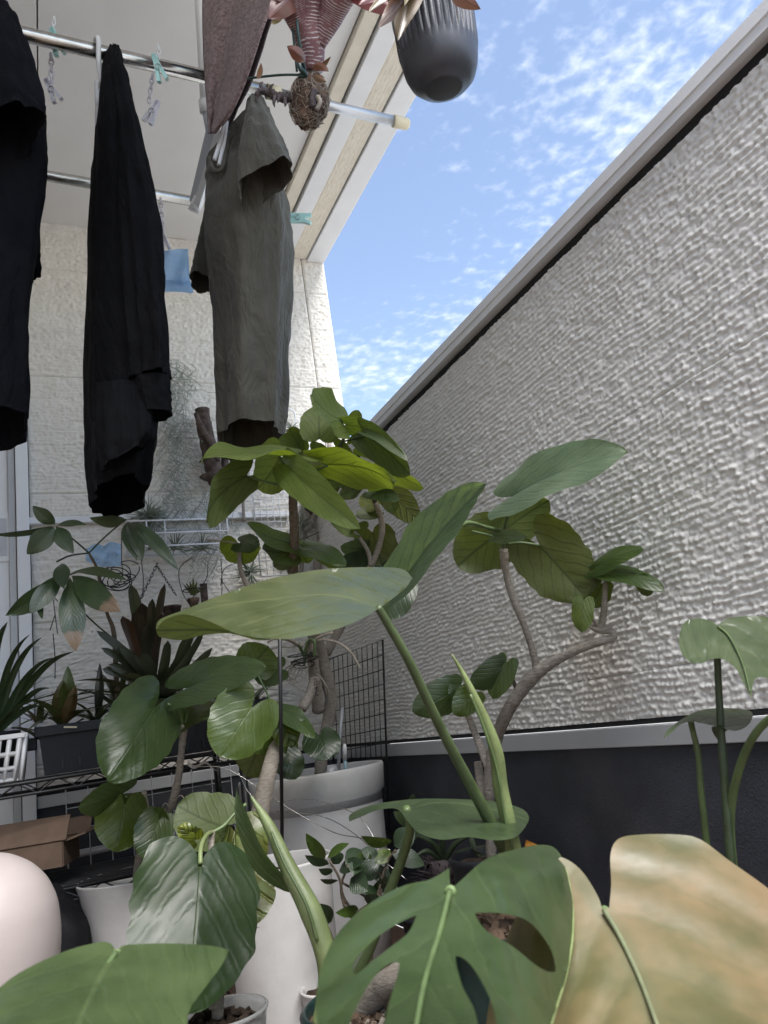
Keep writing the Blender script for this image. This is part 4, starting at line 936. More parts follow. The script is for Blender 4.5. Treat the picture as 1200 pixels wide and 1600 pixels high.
petiole(figR, [(788, 846, 1.41), (770, 838, 1.43), (738, 830, 1.46)], .0026)
L(figR, (843, 852, 1.40), (918, 938, 1.38), 112, (.058, .080, .016), 10, True, lobe=.34, wave=.03, seed=74, sag=-.05, quilt=.008, nu=30, nv=17)
petiole(figR, [(793, 850, 1.41), (815, 848, 1.405), (843, 852, 1.40)], .0028)
L(figR, (772, 838, 1.38), (822, 840, 1.34), 26, (.085, .130, .078), -30, False, lobe=.15, seed=75)
L(figR, (934, 886, 1.36), (1006, 858, 1.28), 40, (.050, .088, .036), -42, False, lobe=.3, seed=76)
L(figR, (948, 894, 1.35), (1037, 917, 1.25), 42, (.040, .075, .030), -44, False, lobe=.25, seed=77, sag=.08)
L(figR, (1000, 900, 1.30), (1012, 932, 1.32), 34, (.030, .052, .016), 25, True, lobe=.15, seed=79)
L(figR, (940, 912, 1.37), (922, 948, 1.40), 46, (.055, .085, .018), 20, True, lobe=.3, seed=78)
L(figR, (912, 938, 1.35), (909, 988, 1.34), 36, (.075, .120, .024), 12, False, lobe=.15, seed=80)
L(figR, (930, 900, 1.38), (892, 935, 1.40), 32, (.062, .088, .020), 30, True, lobe=.2, seed=84)
# the big glossy blade lying towards the lens, blue sheen mixed into its colour
L(figR, (632, 905, 1.24), (760, 756, 1.08), 88, (.066, .112, .088), -40, False, lobe=.20, bend=.03, fold=-.35, wave=.03, seed=81, quilt=.026, nu=34, nv=19)
petiole(figR, [(786, 830, 1.40), (760, 824, 1.33), (728, 817, 1.24), (700, 838, 1.19)], .0036)
# low leaves
L(figR, (714, 1078, 1.62), (644, 1112, 1.60), 56, (.042, .074, .034), -12, False, lobe=.2, seed=82)
L(figR, (722, 1098, 1.60), (704, 1068, 1.60), 30, (.042, .074, .034), 15, False, lobe=.2, seed=83)
L(figR, (742, 1082, 1.58), (708, 1116, 1.56), 44, (.066, .112, .028), -10, False, lobe=.2, seed=85)
L(figR, (785, 1042, 1.5), (735, 1072, 1.5), 46, (.036, .066, .030), -18, False, lobe=.2, seed=86)
L(figR, (792, 1035, 1.5), (770, 1092, 1.5), 44, (.056, .098, .026), 24, False, lobe=.2, seed=87)

# =================================================================== FIG in the waisted pot
figL = thing('fig_tree', (CL[0], CL[1], CL[2] - .1), 'young fig with broad dull green leaves, growing from the waisted white pot', 'tree')
stem(figL, [(214, 1385, 1.93), (217, 1350, 1.92), (225, 1310, 1.90)], [.012, .012, .011], 'bark_pale', 'trunk', 12, 8, knobs=.1)
stem(figL, [(225, 1318, 1.90), (245, 1295, 1.87), (266, 1262, 1.84), (278, 1220, 1.81), (284, 1170, 1.79), (288, 1132, 1.78)], [.010, .0115, .010, .0085, .0078, .0085], 'bark', 'branch', 12, 8, knobs=.16)
stem(figL, [(222, 1320, 1.90), (230, 1280, 1.90), (225, 1236, 1.90)], [.0085, .0075, .0065], 'bark_pale', 'branch', 10, 7)
bits(figL, 'root_hair', [[(268, 1265, 1.83), (258, 1255, 1.82), (250, 1272, 1.82), (254, 1290, 1.82)], [(272, 1252, 1.82), (282, 1243, 1.81), (290, 1250, 1.80)], [(262, 1270, 1.83), (252, 1262, 1.82), (247, 1280, 1.82)]], .0010, 'root', seg=4)
L(figL, (242, 1106, 1.76), (166, 1220, 1.58), 118, (.040, .074, .032), -6, False, lobe=.36, bend=.06, seed=91, wave=.03, quilt=.010, nu=30, nv=17)
petiole(figL, [(286, 1132, 1.78), (278, 1108, 1.77), (262, 1100, 1.75)], .003)
L(figL, (292, 1075, 1.74), (404, 1040, 1.58), 70, (.052, .092, .046), -22, False, lobe=.34, bend=.05, fold=-.1, seed=92, sag=.06, quilt=.010, nu=30, nv=17)
petiole(figL, [(290, 1130, 1.78), (293, 1110, 1.77), (294, 1085, 1.75)], .003)
L(figL, (393, 1106, 1.62), (341, 1182, 1.56), 104, (.080, .135, .035), -4, False, lobe=.36, bend=.05, seed=93, quilt=.008, nu=30, nv=17)
petiole(figL, [(292, 1130, 1.78), (320, 1124, 1.74), (360, 1112, 1.66), (392, 1107, 1.63)], .003)
L(figL, (285, 1128, 1.80), (345, 1106, 1.74), 44, (.048, .066, .034), -44, False, lobe=.25, seed=94)
L(figL, (262, 1128, 1.80), (252, 1147, 1.78), 14, (.060, .100, .040), -20, False, shape='ell', seed=95)
L(figL, (192, 1240, 1.82), (122, 1262, 1.72), 54, (.050, .086, .038), -24, False, lobe=.36, seed=96)
petiole(figL, [(226, 1300, 1.88), (215, 1262, 1.85), (196, 1244, 1.82)], .0022)
L(figL, (194, 1258, 1.80), (180, 1332, 1.74), 84, (.085, .132, .030), -14, False, lobe=.34, seed=97, fold=.2)
petiole(figL, [(228, 1306, 1.88), (212, 1275, 1.85), (196, 1260, 1.81)], .0022)
L(figL, (248, 1282, 1.78), (223, 1342, 1.72), 62, (.060, .105, .036), -8, False, lobe=.3, seed=98)
L(figL, (243, 1290, 1.82), (256, 1262, 1.78), 38, (.060, .105, .036), -12, False, lobe=.3, seed=99)

# fig in the front white pot
figF = thing('fig_tree', (CF[0], CF[1], CF[2] - .03), 'fig with a thick smooth grey trunk growing from the front white pot', 'tree')
stem(figF, [(398, 1350, 1.72), (400, 1310, 1.74), (408, 1260, 1.77), (418, 1215, 1.80), (430, 1170, 1.84), (440, 1140, 1.87)], [.0225, .0225, .021, .0195, .017, .010], 'bark_pale', 'trunk', 16, 8, knobs=.06)
L(figF, (404, 1166, 1.90), (384, 1214, 1.92), 72, (.060, .078, .022), 14, True, lobe=.2, seed=101)
L(figF, (425, 1130, 1.84), (398, 1178, 1.82), 56, (.062, .110, .030), -30, False, lobe=.2, seed=102)
L(figF, (440, 1118, 1.84), (456, 1168, 1.80), 52, (.075, .115, .020), -4, False, lobe=.25, mat='crumple', wave=.09, seed=103)
L(figF, (432, 1106, 1.84), (492, 1154, 1.76), 44, (.055, .100, .036), -48, False, lobe=.2, seed=104)
L(figF, (430, 1108, 1.84), (478, 1124, 1.8), 34, (.050, .090, .040), -40, False, lobe=.2, seed=107)
L(figF, (500, 1150, 1.95), (512, 1188, 1.90), 62, (.026, .056, .026), -8, False, lobe=.34, seed=105)
L(figF, (448, 1180, 1.92), (462, 1218, 1.90), 48, (.030, .058, .028), -10, False, lobe=.3, seed=106)
L(figF, (440, 1150, 1.95), (452, 1190, 1.95), 44, (.040, .070, .028), 10, True, lobe=.2, seed=108)
L(figF, (395, 1040, 1.9), (420, 1010, 1.9), 70, (.060, .098, .022), 14, True, lobe=.2, seed=109)
L(figF, (440, 1045, 1.95), (398, 1062, 1.9), 44, (.036, .066, .026), -20, True, lobe=.2, seed=110)
petiole(figF, [(434, 1140, 1.87), (420, 1090, 1.88), (398, 1045, 1.9)], .0026)

# fig in the clear tub with the one huge leaf
figT = thing('fig_sapling', CT + np.array((0, 0, -.02)), 'fig sapling with one huge dark leaf, rooted in the clear tub', 'plant')
stem(figT, [(340, 1590, 1.10), (341, 1540, 1.11), (340, 1470, 1.15), (334, 1380, 1.22), (330, 1320, 1.25), (331, 1298, 1.26)], [.0085, .008, .0075, .0062, .0052, .0055], 'bark', 'stem', 10, 8, knobs=.12)
L(figT, (313, 1350, 1.16), (292, 1585, 1.00), 212, (.022, .050, .020), -10, False, lobe=.22, bend=.05, fold=.16, wave=.018, seed=121, nu=36, nv=25, mat='fig', quilt=.0045)
petiole(figT, [(332, 1300, 1.26), (322, 1306, 1.22), (314, 1324, 1.18), (313, 1350, 1.155)], .0036, 'stem_pale')
L(figT, (367, 1300, 1.26), (398, 1448, 1.16), 104, (.062, .078, .012), 34, False, lobe=.15, mat='crumple', wave=.10, fold=.35, seed=122, nu=24, nv=17)
petiole(figT, [(333, 1300, 1.26), (350, 1290, 1.27), (366, 1272, 1.29), (385, 1256, 1.30)], .0030, 'stem_green')
L(figT, (346, 1290, 1.34), (277, 1258, 1.38), 96, (.046, .074, .026), 18, True, lobe=.25, seed=123)
L(figT, (305, 1312, 1.24), (282, 1292, 1.22), 34, (.16, .20, .022), -10, False, lobe=.2, mat='crumple', wave=.12, seed=124)
L(figT, (300, 1316, 1.22), (262, 1334, 1.2), 36, (.10, .14, .028), -40, False, lobe=.2, seed=125)
L(figT, (340, 1300, 1.28), (352, 1316, 1.28), 40, (.052, .085, .024), 10, True, lobe=.2, seed=126)

# small-leaved fig
figM = thing('small_leaved_fig', (CS[0], CS[1], CS[2] - .01), 'bushy small-leaved fig with glossy oval leaves in front of the white pots', 'plant')
tw = [[(525, 1530, 1.55), (522, 1480, 1.55), (514, 1450, 1.54)], [(535, 1525, 1.55), (552, 1440, 1.55), (536, 1400, 1.54), (530, 1372, 1.53), (515, 1345, 1.52)], [(552, 1430, 1.55), (570, 1418, 1.55), (580, 1408, 1.56), (550, 1388, 1.55), (536, 1380, 1.54)],
      [(578, 1520, 1.57), (585, 1440, 1.57), (590, 1400, 1.57), (604, 1350, 1.57), (618, 1328, 1.56)], [(590, 1410, 1.57), (597, 1380, 1.58), (592, 1362, 1.58)], [(556, 1440, 1.55), (540, 1420, 1.54), (533, 1385, 1.54), (545, 1350, 1.53)]]
for i, p in enumerate(tw): stem(figM, p, [.0038, .003, .0022], 'bark_brown', 'twig', 7, 6)
fm = [(508, 1342, 478, 1302, 22, 1, -20), (512, 1340, 546, 1318, 17, 1, -40), (514, 1350, 476, 1336, 18, 0, -35), (540, 1352, 565, 1328, 30, 0, -8), (530, 1360, 570, 1346, 24, 0, -30), (545, 1350, 582, 1338, 18, 1, -40), (575, 1345, 580, 1322, 26, 0, 0),
      (586, 1350, 610, 1328, 22, 2, -10), (612, 1316, 564, 1306, 22, 1, -40), (616, 1322, 648, 1296, 34, 0, 0), (612, 1334, 664, 1352, 30, 0, -25), (560, 1365, 600, 1356, 34, 0, -25), (548, 1372, 576, 1392, 34, 0, 0), (520, 1362, 498, 1358, 14, 0, -35), (528, 1376, 500, 1374, 12, 0, -50),
      (556, 1388, 600, 1404, 20, 0, -40), (560, 1420, 524, 1426, 18, 1, -20), (518, 1440, 492, 1412, 26, 0, 10), (590, 1398, 574, 1412, 26, 0, -15), (604, 1370, 590, 1395, 26, 0, -20), (506, 1480, 490, 1472, 16, 0, 20), (598, 1400, 625, 1390, 26, 0, -30), (530, 1350, 522, 1330, 22, 0, 5), (580, 1362, 612, 1372, 26, 0, -20), (560, 1345, 552, 1368, 24, 0, 15)]
for i, (x0, y0, x1, y1, w, k, ro) in enumerate(fm):
    col = ((.026, .052, .034), (.052, .098, .022), (.085, .140, .030))[k]
    leaf(figM, (x0, y0, 1.53 + .03 * (i % 3)), (x1, y1, 1.50 + .03 * (i % 4)), w, col, ro, False, shape='ell', mat='fig_small', bend=.06, fold=-.12, wave=.01, nu=9, nv=7, seed=200 + i)
# pot carrying the bent fig
c = P(768, 1348, 1.62)
t = thing('plant_pot', (c[0], c[1], FLOORZ), 'dark nursery pot holding the bent fig, hidden behind the philodendron leaves', 'plant pot')
pot_lathe(t, (c[0], c[1], FLOORZ), .085, .07, c[2] + .02 - FLOORZ, 'black_plastic', .012, .004); soil_disc(t, (c[0], c[1], c[2]), .078, seed=9)

# =================================================================== PHILODENDRONS IN FRONT
MG = (.058, .098, .050); MD = (.040, .075, .036)
def pick(d0, mx=0., my=0., x0=0., y0=0., fold=0., half=100., curl=0., arch=0.):
    """depth of a blade: tilt per photo pixel, V-fold, cupped edges and arched midrib"""
    return lambda x, y, s, a: d0 + mx * (x - x0) + my * (y - y0) + fold * abs(s) / half + curl * (s / half) ** 2 + arch * 4 * a * (1 - a)
# -- plant in the dark green pot
c = P(600, 1572, 1.20)
t = thing('plant_pot', (c[0], c[1], FLOORZ), 'dark green plant pot filled with bark chips at the bottom centre', 'plant pot')
pot_lathe(t, (c[0], c[1], FLOORZ), .125, .095, c[2] + .012 - FLOORZ, 'pot_green', .016, .006)
soil_disc(t, (c[0], c[1], c[2] - .018), .116, 'barkchip', seed=11); chips(t, (c[0], c[1], c[2] - .014), .112, 420, .012, 'barkchip', 12); CG = c
chips(t, (c[0], c[1], c[2] - .010), .108, 70, .009, 'root', 14, 'pale_chips')
mo = thing('philodendron', (CG[0], CG[1], CG[2] - .02), 'philodendron with a split leaf and a rolled yellow-green shoot in the dark green pot', 'plant')
stem(mo, [(560, 1590, 1.20), (590, 1550, 1.18), (612, 1530, 1.16), (640, 1500, 1.18)], [.020, .021, .018, .010], 'bark', 'stem', 12, 8, knobs=.1)
stem(mo, [(497, 1600, .98), (508, 1545, .99), (508, 1490, 1.0), (486, 1425, 1.02), (450, 1355, 1.05), (420, 1290, 1.08), (392, 1244, 1.10)], [.0085, .0090, .0135, .0150, .0115, .0080, .0015], 'stem_pale', 'rolled_shoot', 14, 9)
stem(mo, [(496, 1470, .992), (478, 1412, 1.005), (446, 1352, 1.03), (424, 1300, 1.06)], .0022, 'stem_green', 'shoot_seam', 6, 8)
leaf(mo, (465, 1400, 1.05), (370, 1232, 1.10), 62, (.050, .092, .038), -62, False, shape='ell', mat='monstera', bend=.10, fold=-.2, seed=300)
stem(mo, [(548, 1540, 1.08), (580, 1478, 1.06), (610, 1390, 1.04), (632, 1330, 1.03), (641, 1290, 1.02), (634, 1262, 1.01)], [.0075, .0070, .0068, .0065, .0062, .0055], 'stem_green', 'petiole', 12, 8)
poly_leaf(mo, [(546, 1284, 1), (548, 1272), (580, 1258), (640, 1249), (700, 1248), (770, 1252), (812, 1262), (826, 1275), (822, 1290), (805, 1308), (775, 1313), (730, 1308), (690, 1312), (655, 1302), (636, 1282), (620, 1264), (590, 1266), (565, 1276)],
          pick(1.02, .0002, -.0036, 640, 1264, .0, 60), [(641, 1263), (690, 1254), (760, 1262), (822, 1280)], 55, (.030, .054, .031), 'monstera')
# split leaf
OUT = [(502, 1600, 1), (492, 1570), (500, 1510), (524, 1462), (566, 1418), (620, 1386), (672, 1372), (703, 1356, 1), (702, 1390, 1), (722, 1376), (760, 1342), (810, 1326), (850, 1320), (872, 1330), (886, 1362), (894, 1400), (896, 1450), (886, 1520), (868, 1580), (858, 1640), (760, 1640), (754, 1600), (728, 1545), (706, 1498, 1), (716, 1492), (745, 1520), (775, 1580), (800, 1640), (590, 1640), (600, 1570), (618, 1530), (668, 1468), (655, 1452), (640, 1440), (600, 1478), (560, 1530), (520, 1575)]
OUT = [(503, 1640, 1), (494, 1590), (496, 1540), (510, 1490), (536, 1448), (580, 1410), (630, 1384), (672, 1374), (702, 1356, 1), (703, 1391, 1), (722, 1374), (760, 1342), (810, 1326), (850, 1320), (872, 1330), (886, 1362), (895, 1410), (896, 1460), (886, 1520), (872, 1570), (862, 1600), (852, 1640, 1), (700, 1640, 1), (560, 1640, 1)]
H1 = [(648, 1436), (650, 1431), (630, 1440), (590, 1470), (556, 1506), (545, 1530), (556, 1540), (590, 1520), (620, 1480)]
H1 = [(651, 1430, 1), (628, 1440), (592, 1462), (564, 1490), (552, 1512), (557, 1522), (580, 1503), (611, 1479), (638, 1457)]
H2 = [(743, 1430), (752, 1426), (790, 1428), (826, 1440), (858, 1478), (868, 1512), (862, 1519), (840, 1510), (800, 1478), (762, 1456)]
H3 = [(712, 1500), (716, 1494), (734, 1506), (756, 1540), (772, 1580), (780, 1640), (757, 1640), (742, 1580), (722, 1540)]
H4 = [(624, 1505, 1), (612, 1504), (592, 1518), (573, 1544), (559, 1570), (546, 1600), (538, 1638), (596, 1638), (600, 1600), (612, 1553), (621, 1525)]
poly_leaf(mo, OUT, (lambda x, y, s, a: .54 - .0009 * (y - 1400) - .030 * abs(s) / 200 + .045 * (s / 200) ** 2 + .0000055 * max(0, x - 770) ** 2 + .00002 * max(0, 1375 - y) ** 2), [(703, 1392), (690, 1450), (665, 1530), (645, 1640)], 190, (.024, .046, .021), 'monstera', holes=(H1, H2, H3, H4), step=8., name='split_leaf')
def split_d(x, y):
    mx = np.interp(y, (1392, 1450, 1530, 1640), (703, 690, 665, 645)); q = x - mx
    return .54 - .0009 * (y - 1400) - .030 * abs(q) / 200 + .045 * (q / 200) ** 2 + .0000055 * max(0, x - 770) ** 2 + .00002 * max(0, 1375 - y) ** 2
stem(mo, [(x, y, split_d(x, y) - .001) for x, y in ((858, 1323), (874, 1336), (886, 1366), (894, 1410), (895, 1460), (886, 1518), (871, 1570), (862, 1600))], [.0003, .0006, .0008, .0009, .0009, .0008, .0007, .0005], 'stem_pale', 'lit_leaf_margin', 6)  # pale tube along the edge, drawn as the lit rim of the leaf
stem(mo, [(703, 1391, .538), (688, 1452, .492), (664, 1532, .420), (645, 1632, .330)], [.0020, .0018, .0016, .0012], 'rib', 'midrib', 8)
stem(mo, [(704, 1392, .542), (712, 1420, .65), (700, 1500, .85), (640, 1580, 1.05)], [.004, .0045, .005, .006], 'stem_green', 'petiole', 9)

# -- plant in the teal pot
c = P(795, 1425, 1.02)
t = thing('plant_pot', (c[0], c[1], FLOORZ), 'dark teal plant pot behind the split leaf on the right', 'plant pot')
pot_lathe(t, (c[0], c[1], FLOORZ), .105, .085, c[2] - .005 - FLOORZ, 'pot_green', .014, .006)
soil_disc(t, (c[0], c[1], c[2] - .03), .095, 'barkchip', seed=15); chips(t, (c[0], c[1], c[2] - .028), .09, 160, .011, 'barkchip', 16); CT2 = c
m2 = thing('philodendron', (CT2[0], CT2[1], CT2[2] - .03), 'philodendron with a wide arching leaf in mid frame and a fading tan leaf', 'plant')
stem(m2, [(806, 1420, 1.02), (802, 1350, 1.0), (785, 1318, .99), (740, 1235, .955), (690, 1140, .915), (640, 1035, .88), (606, 975, .862), (590, 948, .855)], [.0125, .0120, .0095, .0072, .0060, .0053, .0048, .0043], 'stem_mid', 'petiole', 14, 8)
stem(m2, [(803, 1350, .99), (800, 1320, .985), (793, 1280, .98), (782, 1230, .98), (776, 1180, .975), (764, 1140, .97), (742, 1090, .965), (722, 1050, .962), (706, 1022, .96)], [.0118, .0112, .0098, .0098, .0092, .0072, .0052, .0032, .0008], 'stem_pale', 'sheath', 14, 8)
stem(m2, [(802, 1330, .973), (788, 1275, .968), (777, 1205, .965), (757, 1140, .963), (735, 1085, .960)], .0018, 'stem_green', 'shoot_seam', 6)
b = MB(); b.add([P(822, 1312, .95), P(840, 1320, .955), P(825, 1330, .95), P(820, 1322, .96)], [(0, 1, 3), (3, 1, 2)]); b.build('dry_scale', simple('dry_orange_scale', (.42, .20, .03), .6), m2)
# wide arching blade: outer face and the rolled-under lower edge
top = [(244, 984, 1), (250, 968), (290, 952), (350, 928), (420, 905), (500, 890), (580, 886), (628, 889), (644, 903, 1), (632, 920), (590, 952), (540, 978), (470, 996), (420, 998), (370, 990), (330, 972), (290, 960), (262, 966), (250, 975)]
mbb = poly_leaf(m2, top, lambda x, y, s, a: .86 - .00042 * (x - 600) * -.25 - .0022 * (y - 940) + .00000075 * (x - 440) ** 2, [(590, 948), (520, 930), (430, 936), (330, 950), (246, 982)], 50, MG, build=False)
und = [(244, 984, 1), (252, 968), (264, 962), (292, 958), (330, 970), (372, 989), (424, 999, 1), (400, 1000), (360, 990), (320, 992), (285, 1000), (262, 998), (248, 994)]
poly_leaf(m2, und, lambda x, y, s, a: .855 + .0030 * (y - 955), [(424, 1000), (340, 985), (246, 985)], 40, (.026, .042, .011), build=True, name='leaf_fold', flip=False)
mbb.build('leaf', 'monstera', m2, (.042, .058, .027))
# fading tan leaf
ty = [(760, 1640, 1), (762, 1580), (790, 1470), (830, 1390), (868, 1345), (884, 1342), (910, 1362), (934, 1400), (941, 1422, 1), (952, 1418, 1), (955, 1380), (954, 1335), (966, 1311), (1000, 1304), (1060, 1304), (1095, 1312), (1140, 1345), (1200, 1388), (1260, 1440), (1290, 1540), (1280, 1640)]
poly_leaf(m2, ty, pick(.62, -.00010, -.0006, 950, 1420, .0, 200, .02), [(944, 1424), (968, 1462), (1000, 1530), (1040, 1640)], 210, (.080, .084, .044), 'monstera_yellow', step=12., quilt=.0015, nq=2.6)
stem(m2, [(944, 1422, .616), (968, 1462, .590), (1000, 1530, .546), (1030, 1610, .494)], [.0024, .0020, .0017, .0014], 'rib_tan', 'midrib', 8)
stem(m2, [(945, 1424, .622), (935, 1460, .70), (900, 1480, .75), (830, 1450, .95)], [.0045, .005, .006, .007], 'stem_green', 'petiole', 9)
# blade at the bottom left
bl = [(-60, 1600), (-20, 1560), (30, 1520), (100, 1487), (150, 1473), (168, 1472), (178, 1480), (180, 1492, 1), (186, 1482), (200, 1476), (270, 1474), (330, 1478), (357, 1484, 1), (345, 1510), (300, 1570), (250, 1640), (-40, 1650)]
m3 = thing('philodendron', P(180, 1750, .62), 'single blurred philodendron leaf close to the lens at the bottom left', 'plant')
poly_leaf(m3, bl, pick(.56, .00005, -.0011, 180, 1490, -.02, 150, .03), [(181, 1490), (160, 1520), (130, 1580), (100, 1650)], 160, (.036, .062, .030), 'monstera', step=12.)
stem(m3, [(181, 1489, .556), (160, 1520, .53), (130, 1580, .462), (105, 1640, .40)], [.0020, .0018, .0015, .0012], 'rib', 'midrib', 8)
stem(m3, [(182, 1491, .562), (190, 1520, .62), (185, 1620, .68), (180, 1760, .66)], [.0036, .0042, .005, .006], 'stem_green', 'petiole', 9)
cc = P(180, 1755, .66); t = thing('plant_pot', (cc[0], cc[1], FLOORZ), 'pot of the near philodendron below the lower edge of the frame', 'plant pot')
pot_lathe(t, (cc[0], cc[1], FLOORZ), .08, .06, cc[2] + .02 - FLOORZ, 'pot_green', .012, .005); soil_disc(t, (cc[0], cc[1], cc[2]), .07, seed=18)

# -- plant against the parapet on the right
m4 = thing('philodendron', P(1145, 1420, .84), 'philodendron of two leaves on thin stems in front of the dark base of the parapet', 'plant')
stem(m4, [(1150, 1420, .84), (1141, 1335, .84), (1132, 1220, .85), (1126, 1130, .86), (1121, 1032, .87), (1124, 1000, .86)], [.0058, .0054, .0046, .0042, .0038, .0036], 'stem_dark', 'petiole', 12, 8)
stem(m4, [(1112, 1420, .90), (1104, 1320, .90), (1095, 1230, .90), (1091, 1180, .90), (1082, 1140, .90), (1078, 1122, .89)], [.0045, .0042, .0038, .0036, .0034, .004], 'stem_green', 'petiole', 10, 8)
stem(m4, [(1150, 1400, .85), (1141, 1290, .85), (1150, 1220, .83), (1172, 1160, .80), (1205, 1122, .77), (1250, 1110, .72)], [.0050, .0048, .0044, .0042, .004, .004], 'stem_green', 'petiole', 10, 8)
poly_leaf(m4, [(1121, 978, 1), (1112, 971), (1090, 966), (1070, 972), (1061, 995), (1064, 1018), (1078, 1034), (1096, 1036), (1112, 1030), (1130, 1030), (1150, 1045), (1162, 1068), (1174, 1091, 1), (1178, 1064), (1192, 1058), (1215, 1066), (1250, 1060), (1260, 1010), (1240, 975), (1190, 963), (1148, 964), (1130, 970)],
          pick(.87, -.00012, -.0012, 1130, 985, .0, 60), [(1122, 979), (1140, 995), (1160, 1035), (1174, 1090)], 75, (.042, .066, .038), 'monstera', step=7.)
stem(m4, [(1122, 979, .876), (1140, 995, .852), (1160, 1035, .80), (1172, 1080, .745)], [.0015, .0014, .001, .0006], 'rib', 'midrib', 6)
poly_leaf(m4, [(1036, 1154, 1), (1044, 1140), (1062, 1126), (1085, 1113), (1110, 1107), (1150, 1107), (1172, 1111), (1176, 1120), (1168, 1134), (1150, 1142), (1128, 1138), (1105, 1132), (1080, 1128), (1062, 1133), (1048, 1146)],
          pick(.89, .0, -.0026, 1080, 1120, .0, 40), [(1168, 1120), (1120, 1116), (1080, 1122), (1038, 1153)], 32, (.026, .044, .024), 'monstera', step=6.)
poly_leaf(m4, [(1112, 1136), (1122, 1157), (1131, 1156), (1133, 1144), (1138, 1139)], lambda x, y, s, a: .905, [(1112, 1137), (1124, 1155)], 12, (.030, .052, .028), 'monstera', step=5.)
cc = P(1132, 1420, .86); t = thing('plant_pot', (cc[0], cc[1], FLOORZ), 'dark pot at the foot of the parapet hidden behind the fading tan leaf', 'plant pot')
pot_lathe(t, (cc[0], cc[1], FLOORZ), .075, .06, cc[2] + .01 - FLOORZ, 'black_plastic', .012, .005); soil_disc(t, (cc[0], cc[1], cc[2] - .005), .065, seed=19)

# =================================================================== LOW DARK PLANT behind the split leaf
def rosette(parent, p, n, ln, wd, col, el=(20, 75), droop=.35, mat='strap', seed=1, az=None, name='leaf', wid_end=1., shape='strap', fold=-.15):
    rs = random.Random(seed)
    for i in range(n):
        a = (i / n * 360 + rs.uniform(-18, 18)) if az is None else rs.uniform(*az)
        e = rs.uniform(*el); l = ln * rs.uniform(.75, 1.1); ca = R(a); ce = R(e)
        d = FLATR * math.cos(ca) * math.cos(ce) + FLATF * math.sin(ca) * math.cos(ce) + np.array((0, 0, math.sin(ce)))
        h = FLATR * math.cos(ca) + FLATF * math.sin(ca); nrm = np.cross(np.cross(d, np.array((0, 0, 1.))), d)
        if np.linalg.norm(nrm) < 1e-3: nrm = -h
        B = np.asarray(p) + h * .006
        c_ = rs.uniform(.8, 1.25); cc_ = tuple(x * c_ for x in (col[i % len(col)] if isinstance(col, list) else col))
        leaf3d(parent, B, B + d * l, wd * rs.uniform(.85, 1.1), unit(nrm), cc_, mat=mat, shape=shape, bend=.03, fold=fold, wave=.02, sag=droop * rs.uniform(.6, 1.3), nu=11, nv=5, seed=rs.randint(0, 999), name=name)
cy = thing('stubby_palm', P(695, 1360, 1.75), 'dark stubby palm with arching frond stalks behind the split leaf', 'plant')
stem(cy, [(694, 1430, 1.75), (694, 1340, 1.75)], [.05, .036], 'dark_root', 'trunk', 12, 6, knobs=.4)
rs = random.Random(9)
mb = MB()
for i in range(140):
    a = rs.uniform(0, 6.28); z = rs.uniform(0, 1); p = P(694, 1420 - 75 * z, 1.75); o = (FLATR * math.cos(a) + FLATF * math.sin(a))
    mb.tube([p + o * .03, p + o * .05 + np.array((0, 0, .01)), p + o * rs.uniform(.06, .09) + np.array((0, 0, rs.uniform(-.02, .03)))], [.002, .0014, .0005], 4)
mb.build('fibre', 'dark_root', cy, kind='stuff')
for x1, y1, x2, y2 in ((676, 1318, 640, 1300), (712, 1318, 742, 1302), (690, 1300, 700, 1280), (668, 1330, 645, 1340), (725, 1330, 770, 1320), (735, 1340, 760, 1332)):
    stem(cy, [(694, 1348, 1.75), (x1, y1, 1.72), (x2, y2, 1.70)], [.007, .006, .002], 'stem_dark', 'frond_stalk', 7, 7)
for x1, y1, x2, y2, w in ((640, 1290, 615, 1268, 18), (740, 1332, 758, 1338, 8), (735, 1304, 744, 1332, 9), (640, 1262, 646, 1240, 14), (632, 1290, 654, 1308, 30)):
    leaf(cy, (x1, y1, 1.70), (x2, y2, 1.68), w, (.030, .052, .026), 20, False, shape='ell', mat='fig_small', seed=x1)
c = P(694, 1425, 1.75); t = thing('plant_pot', (c[0], c[1], FLOORZ), 'black nursery pot of the stubby palm near the parapet', 'plant pot')
pot_lathe(t, (c[0], c[1], FLOORZ), .10, .08, max(.1, c[2] + .01 - FLOORZ), 'black_plastic', .012, .005); soil_disc(t, (c[0], c[1], c[2] - .004), .09, seed=20)

# =================================================================== LEFT SIDE: rack, planters, bromeliads
ZS = zr(-.016)                                        # upper shelf
rack = thing('wire_rack', (.15, 2.42, 0), 'black wire plant rack against the end wall, under the black planters', 'shelf rack')
X0, X1, Y0_, Y1_ = -.62, .50, 2.20, 2.56
for (x, y) in ((X1, Y0_), (X1, Y1_), (X0, Y0_), (X0, Y1_)):
    b = MB(); b.tube([(x, y, 0), (x, y, ZS + .05)], .0105, 10); b.build('post', 'black_wire', rack)
for z in (ZS - .008, zr(-.285)):
    for y in (Y0_, Y1_):
        b = MB(); b.tube([(X0, y, z), (X1, y, z)], .0050, 8); b.tube([(X0, y, z - .028), (X1, y, z - .028)], .0040, 8)
        n_ = 24
        b.tube([(X0 + (X1 - X0) * k / n_, y, z - (.028 if k % 2 else 0)) for k in range(n_ + 1)], .0022, 5); b.build('shelf_edge', 'black_wire', rack, kind='stuff')
    for x in (X0, X1):
        b = MB(); b.tube([(x, Y0_, z), (x, Y1_, z)], .0050, 8); b.build('shelf_end', 'black_wire', rack)
    mb = MB()
    for k in range(1, 13): y = Y0_ + (Y1_ - Y0_) * k / 13; mb.tube([(X0, y, z), (X1, y, z)], .0028, 6)
    mb.build('shelf_wire', 'black_wire', rack, kind='stuff')
